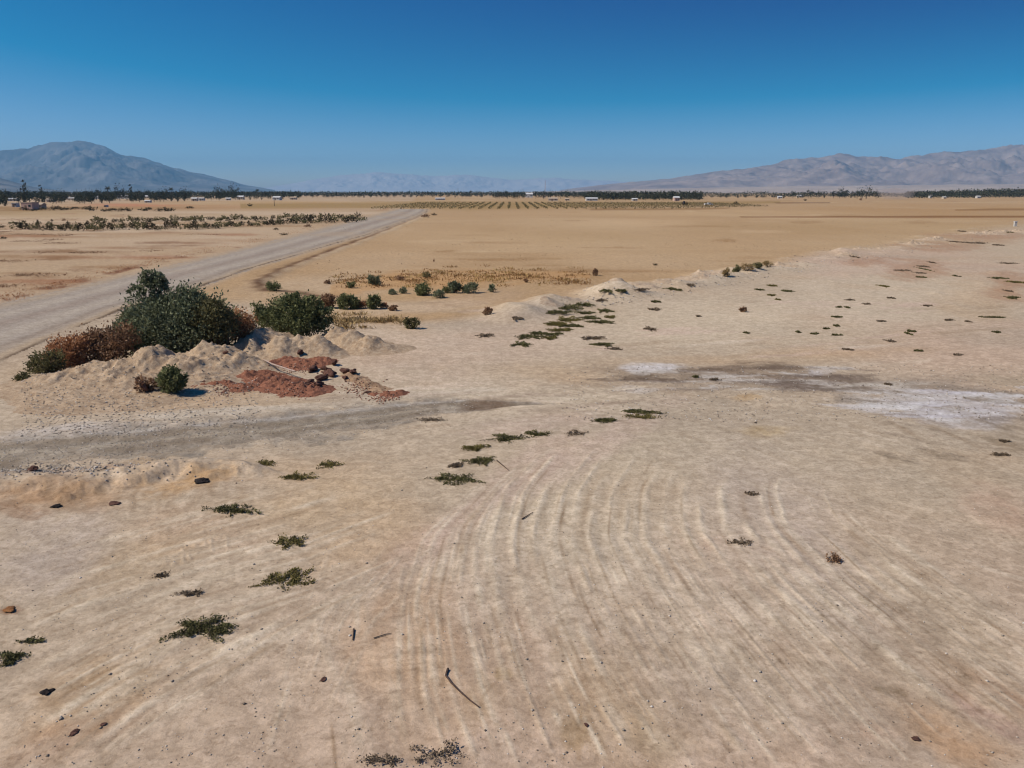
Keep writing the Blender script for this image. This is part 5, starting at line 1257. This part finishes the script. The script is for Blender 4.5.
mass('far_trees', 225, 600, lambda p: 196.4, 500, lambda p: 8.8, 12000, L_TREE, 804, 'thin dark line of trees on the horizon', 2.6)
mass('town_greenery', -40, 240, lambda p: edge(p) - 1.2, 260, lambda p: 6.0 + 1.5 * math.sin(p * .23) * math.sin(p * .071), 9000, L_TREE, 805, 'dark tree cover running together between the town houses', 1.7, TOWN_GAPS + [(17, 42), (58, 61), (86, 89), (158, 161), (176, 180), (210, 216)])
mass('town_greenery', -40, 300, lambda p: 198.0, 500, lambda p: 8.6, 12000, L_TREE, 806, 'far dark tree cover behind the town', 2.3)

# vineyard: rows of young vines
V0 = None; M_VINE = leafy('young_vine_leaf', [(0, (.10, .080, .036)), (.5, (.165, .135, .060)), (1, (.24, .20, .09))]); k = 0
for i in range(46):
    X = -66 + 4.6 * i; y0_, y1_ = 388 + max(0, i - 30) * 4.5, 600; rng = np.random.default_rng(900 + i % 4)
    nb = 40; yy = np.repeat(np.linspace(0, y1_ - y0_, nb), 8); n = len(yy)
    P = np.stack([rng.normal(size=n) * .35, yy + rng.normal(size=n) * .45, .15 + rng.random(n) * .9], 1)
    ax = unit(rng.normal(size=(n, 3)) + np.array([0, 0, .8])); L = rng.uniform(.35, .65, n)
    v, f, tt = leaf_quads(P, ax, L, L * .35, rng, rng.random(n))
    o = mesh_obj('vine_row', v, f, M_VINE, tint=tt); o.location = (X, y0_, 0)
    tag(o, f'low yellowish green vine row, {nth(i + 1)} counted from the road across the vineyard', 'vine row', 'vine rows on the far side of the field')

# ================================================================== HOUSES, POLES, VEHICLES
def paint(name, c): return plain(name, c, tuple(.82 * v for v in c), .8, .8)
WALLS = {'pink': paint('pink_stucco', (.52, .36, .30)), 'white': paint('white_wall', (.55, .53, .50)), 'cream': paint('cream_wall', (.60, .50, .38)), 'tan': paint('tan_wall', (.42, .33, .25))}
ROOFS = {'white': paint('white_roof', (.58, .57, .56)), 'red': paint('tile_roof', (.30, .15, .10)), 'grey': paint('grey_roof', (.40, .39, .38)), 'tan': paint('tan_roof', (.45, .35, .26))}
M_PANE = plain('dark_window', (.03, .035, .04), (.02, .022, .026), 2, .2, spec=.5); M_DOOR = paint('door_paint', (.20, .14, .10))
def building(px, py, w_px, h_px, wall, roof, label, cat='house', name='house', gable=True, dep=1.0):
    x, y = ground_xy(px, py); s = y / F; w_ = w_px * s; h = h_px * s; d = max(w_ * dep, 4)
    t = empty(name, (x, y, 0), rg.uniform(-.15, .15)); tag(t, label, cat)
    hw = h * (.68 if gable else .9)
    MB().box(-w_ / 2, w_ / 2, 0, d, -.3, hw).build('wall', WALLS[wall], t)
    e = .35; r = MB()
    if gable:
        r.add([(-w_ / 2 - e, -e, hw), (w_ / 2 + e, -e, hw), (w_ / 2 + e, d / 2, h), (-w_ / 2 - e, d / 2, h), (-w_ / 2 - e, d + e, hw), (w_ / 2 + e, d + e, hw)], [(0, 1, 2, 3), (3, 2, 5, 4), (0, 3, 4), (1, 5, 2), (0, 4, 5, 1)])
    else: r.box(-w_ / 2 - .15, w_ / 2 + .15, -.15, d + .15, hw, h)
    r.build('roof', ROOFS[roof], t)
    MB().box(-.5 - w_ * .1, .5 - w_ * .1, -.06, .0, -.3, min(2.1, hw * .8)).build('door', M_DOOR, t)
    for q in ((-.33, .16, .36) if w_ > 9 else (.28,)):
        MB().box(q * w_ - .6, q * w_ + .6, -.04, 0, hw * .42, hw * .75).build('window', M_PANE, t)
building(27, 210, 11, 7.5, 'pink', 'tan', 'pink flat roofed house in front of the town trees', gable=False)
building(14, 207, 4, 4, 'white', 'white', 'small white shed beside the pink house', 'shed', 'shed', False)
building(37, 208.5, 9, 5.5, 'tan', 'tan', 'low brown house leaning up to the pink one', gable=True)
building(12, 201.0, 8, 3, 'white', 'white', 'white roofed house behind the small white shed')
building(50, 202.0, 6, 3.2, 'cream', 'tan', 'cream house among dark trees behind the brown one')
building(70, 200.5, 8, 3.0, 'cream', 'grey', 'grey roofed house between cream house and pale sheds')
building(79, 199, 6, 3.0, 'white', 'white', 'small white house over the dark trees beside the grey roof')
building(97, 199.2, 6, 3.2, 'white', 'white', 'white house in the trees before the long white roof')
building(123, 198.8, 14, 3.6, 'white', 'white', 'long building with a white roof above the town trees', 'building', 'long_building')
building(147, 202.6, 5, 2.4, 'white', 'white', 'small white roof at the front of the tree belt')
building(148, 198.2, 7, 2.6, 'cream', 'white', 'pale roof peeping over the trees past the long white one')
building(194, 201, 5, 3.4, 'cream', 'white', 'tiny pale house at the edge of the town trees')
building(201, 200.6, 5, 3.0, 'white', 'grey', 'grey roofed house next to the tiny pale one')
building(228, 200.2, 4, 2.4, 'white', 'white', 'white shed under the tallest trees nearer the road', 'shed', 'shed')
building(240, 199.6, 6, 3.8, 'cream', 'white', 'cream house beside the tallest trees nearer the road')
building(276, 200.2, 7, 3.8, 'white', 'white', 'white house at the road end of the town')
building(293, 199.6, 6, 2.8, 'cream', 'tan', 'tan roofed house past the white one at the town end')
building(105, 207, 1.2, 2, 'white', 'white', 'tiny white booth in the field under the town', 'booth', 'booth', False)
building(440, 200, 9, 2.2, 'white', 'white', 'low white shed behind the vineyard near the road', 'shed', 'shed')
building(529, 197.5, 7, 4.6, 'white', 'white', 'tall white storage building beside the lattice mast', 'building', 'storage_building')
building(553, 201.2, 9, 3.6, 'cream', 'tan', 'cream barn in front of the trees by the mast', 'barn', 'barn')
building(567, 200.8, 4, 2.6, 'cream', 'tan', 'small cream shed next to the cream barn', 'shed', 'shed')
building(592, 200.8, 11, 3.2, 'white', 'white', 'white barn at the start of the date grove', 'barn', 'barn')
building(635, 200.8, 5, 2.6, 'white', 'white', 'small white house in the middle of the date grove edge')
building(677, 201.0, 5, 4.6, 'pink', 'white', 'pale pink house near the far end of the date grove')
building(780, 198.5, 4, 2.4, 'white', 'white', 'white house under the bare range near the grove end')
building(801, 197.5, 5, 2.6, 'cream', 'white', 'pale house among the trees under the bare range')
building(931, 198.2, 2.2, 3.2, 'white', 'white', 'narrow white tank house before the dark grove', 'shed', 'shed', False)
building(945, 198.6, 3, 2.0, 'cream', 'white', 'cream shed before the dark grove', 'shed', 'shed')
building(979, 198.2, 3.5, 2.4, 'white', 'white', 'white shed before the middle of the dark grove', 'shed', 'shed')

M_STEEL = paint('mast_paint', (.50, .42, .42))
x, y = ground_xy(545, 198.5); t = empty('mast', (x, y, 0)); tag(t, 'thin lattice radio mast above the trees beside the white storage building', 'mast')
Hm = 8 + 11 * y / F; mb = MB(); leg = [(math.cos(a) * 1.0, math.sin(a) * 1.0) for a in (0, 2.09, 4.19)]
for lx, ly in leg: MB().tube([(lx, ly, -.2), (lx * .3, ly * .3, Hm)], .11, .08, 5).build('leg', M_STEEL, t)
for k in range(11):
    f0, f1 = 1 - .7 * k / 11, 1 - .7 * (k + 1) / 11
    for a, b in ((0, 1), (1, 2), (2, 0)): mb.tube([(leg[a][0] * f0, leg[a][1] * f0, Hm * k / 11), (leg[b][0] * f1, leg[b][1] * f1, Hm * (k + 1) / 11)], .05, .05, 4)
mb.build('bracing', M_STEEL, t)
M_POLE = plain('pole_wood', (.09, .065, .05), (.05, .04, .03), 3, .9)
for px, py, top, lab in [(458, 198.5, 188.5, 'dark wooden utility pole standing over the vineyard trees'), (274.5, 206, 196.5, 'dark wooden utility pole in the grassy strip by the town end'), (390, 198.5, 191.5, 'dark wooden utility pole on the horizon above the far road')]:
    x, y = ground_xy(px, py); h = 8 + (YH - top) * y / F; t = empty('utility_pole', (x, y, 0)); tag(t, lab, 'utility pole', 'utility poles')
    MB().tube([(0, 0, -.3), (0, 0, h)], .16, .11, 7).build('pole', M_POLE, t)
    MB().box(-1.1, 1.1, -.18, -.08, h - .9, h - .75).build('crossarm', M_POLE, t)
# white marker block on the rim
x, y = ground_xy(1015, 226.5); t = empty('marker_post', (x, y, groundz(x, y))); tag(t, 'short white marker post alone on the rim at the edge of the picture', 'marker post')
MB().box(-.30, .30, -.22, .22, -.1, 1.1).build('post', WALLS['white'], t); MB().box(-.36, .36, -.28, .28, 1.1, 1.22).build('cap', ROOFS['white'], t)
# machines on the field
M_TYRE = plain('tyre_rubber', (.02, .02, .02), (.012, .012, .012), 5, .9); M_GLASS = M_PANE
def wheel(t, x, y, r, w_):
    MB().tube([(x, y - w_ / 2, r), (x, y + w_ / 2, r)], r, r, 14).add([(x + r * math.cos(a), y - w_ / 2, r + r * math.sin(a)) for a in np.linspace(0, 2 * PI, 14, endpoint=False)], [tuple(range(14))]).build('wheel', M_TYRE, t)
x, y = ground_xy(685, 205); t = empty('tractor', (x, y, 0), .3); tag(t, 'dark tractor parked far out on the fallow field', 'tractor')
M_TR = paint('faded_red_paint', (.12, .045, .035))
MB().box(-.2, 1.7, -.4, .4, .8, 1.5).build('hood', M_TR, t); MB().box(-1.3, -.2, -.65, .65, .7, 1.3).build('body', M_TR, t); MB().box(-1.2, -.25, -.6, .6, 1.32, 2.3).build('cab', M_GLASS, t); MB().box(-1.3, -.15, -.7, .7, 2.3, 2.42).build('roof', M_TR, t)
MB().tube([(1.1, 0, 1.5), (1.1, 0, 2.3)], .05, .05, 6).build('exhaust', M_TYRE, t)
for a, b, r, w_ in ((-.8, -.8, .8, .4), (-.8, .8, .8, .4), (1.2, -.6, .45, .3), (1.2, .6, .45, .3)): wheel(t, a, b, r, w_)
x, y = ground_xy(708.5, 205.6); t = empty('pickup_truck', (x, y, 0), .1); tag(t, 'white pickup truck parked far out on the fallow field', 'pickup truck')
M_WP = plain('white_car_paint', (.75, .74, .72), (.68, .67, .65), 1, .35, spec=.5)
MB().box(-2.6, 2.6, -.9, .9, .5, 1.05).build('body', M_WP, t); MB().box(-.5, 1.2, -.8, .8, 1.06, 1.75).build('cab', M_WP, t); MB().box(-.35, 1.05, -.83, .83, 1.2, 1.6).build('side_window', M_GLASS, t)
MB().box(-2.55, -.55, -.88, .88, 1.06, 1.25).build('bed', M_WP, t)
for a in (-1.6, 1.6):
    for b in (-.85, .85): wheel(t, a, b, .4, .25)

# ================================================================== DUST
# a low plume of dust hanging over the field edge before the dark grove
import bmesh
x, y = ground_xy(896, 199.5); s = y / F
bm = bmesh.new(); bmesh.ops.create_icosphere(bm, subdivisions=4, radius=1.0)
V = np.array([v.co[:] for v in bm.verts]); Fc = np.array([[v.index for v in f.verts] for f in bm.faces]); bm.free()
n = fbm(V[:, 0] * 1.0 + V[:, 2] * .6, V[:, 1] - V[:, 2] * .8, .8, 3, 71)
V = V * (1 + .28 * n)[:, None] * np.array([20 * s, 14 * s, 6.5 * s]); V[:, 2] += 5.2 * s
V[:, 0] += V[:, 2] * .5
m = bpy.data.materials.new('dust'); m.use_nodes = True; nt = m.node_tree; nt.nodes.clear()
o_ = nt.nodes.new('ShaderNodeOutputMaterial'); pv = nt.nodes.new('ShaderNodeVolumePrincipled')
pv.inputs['Color'].default_value = (.86, .70, .64, 1); pv.inputs['Density'].default_value = .020
nt.links.new(pv.outputs[0], o_.inputs['Volume'])
o = mesh_obj('dust_cloud', V, Fc, m); o.location = (x, y, .3); tag(o, 'faint dust plume over the field before the dark grove', kind='stuff')
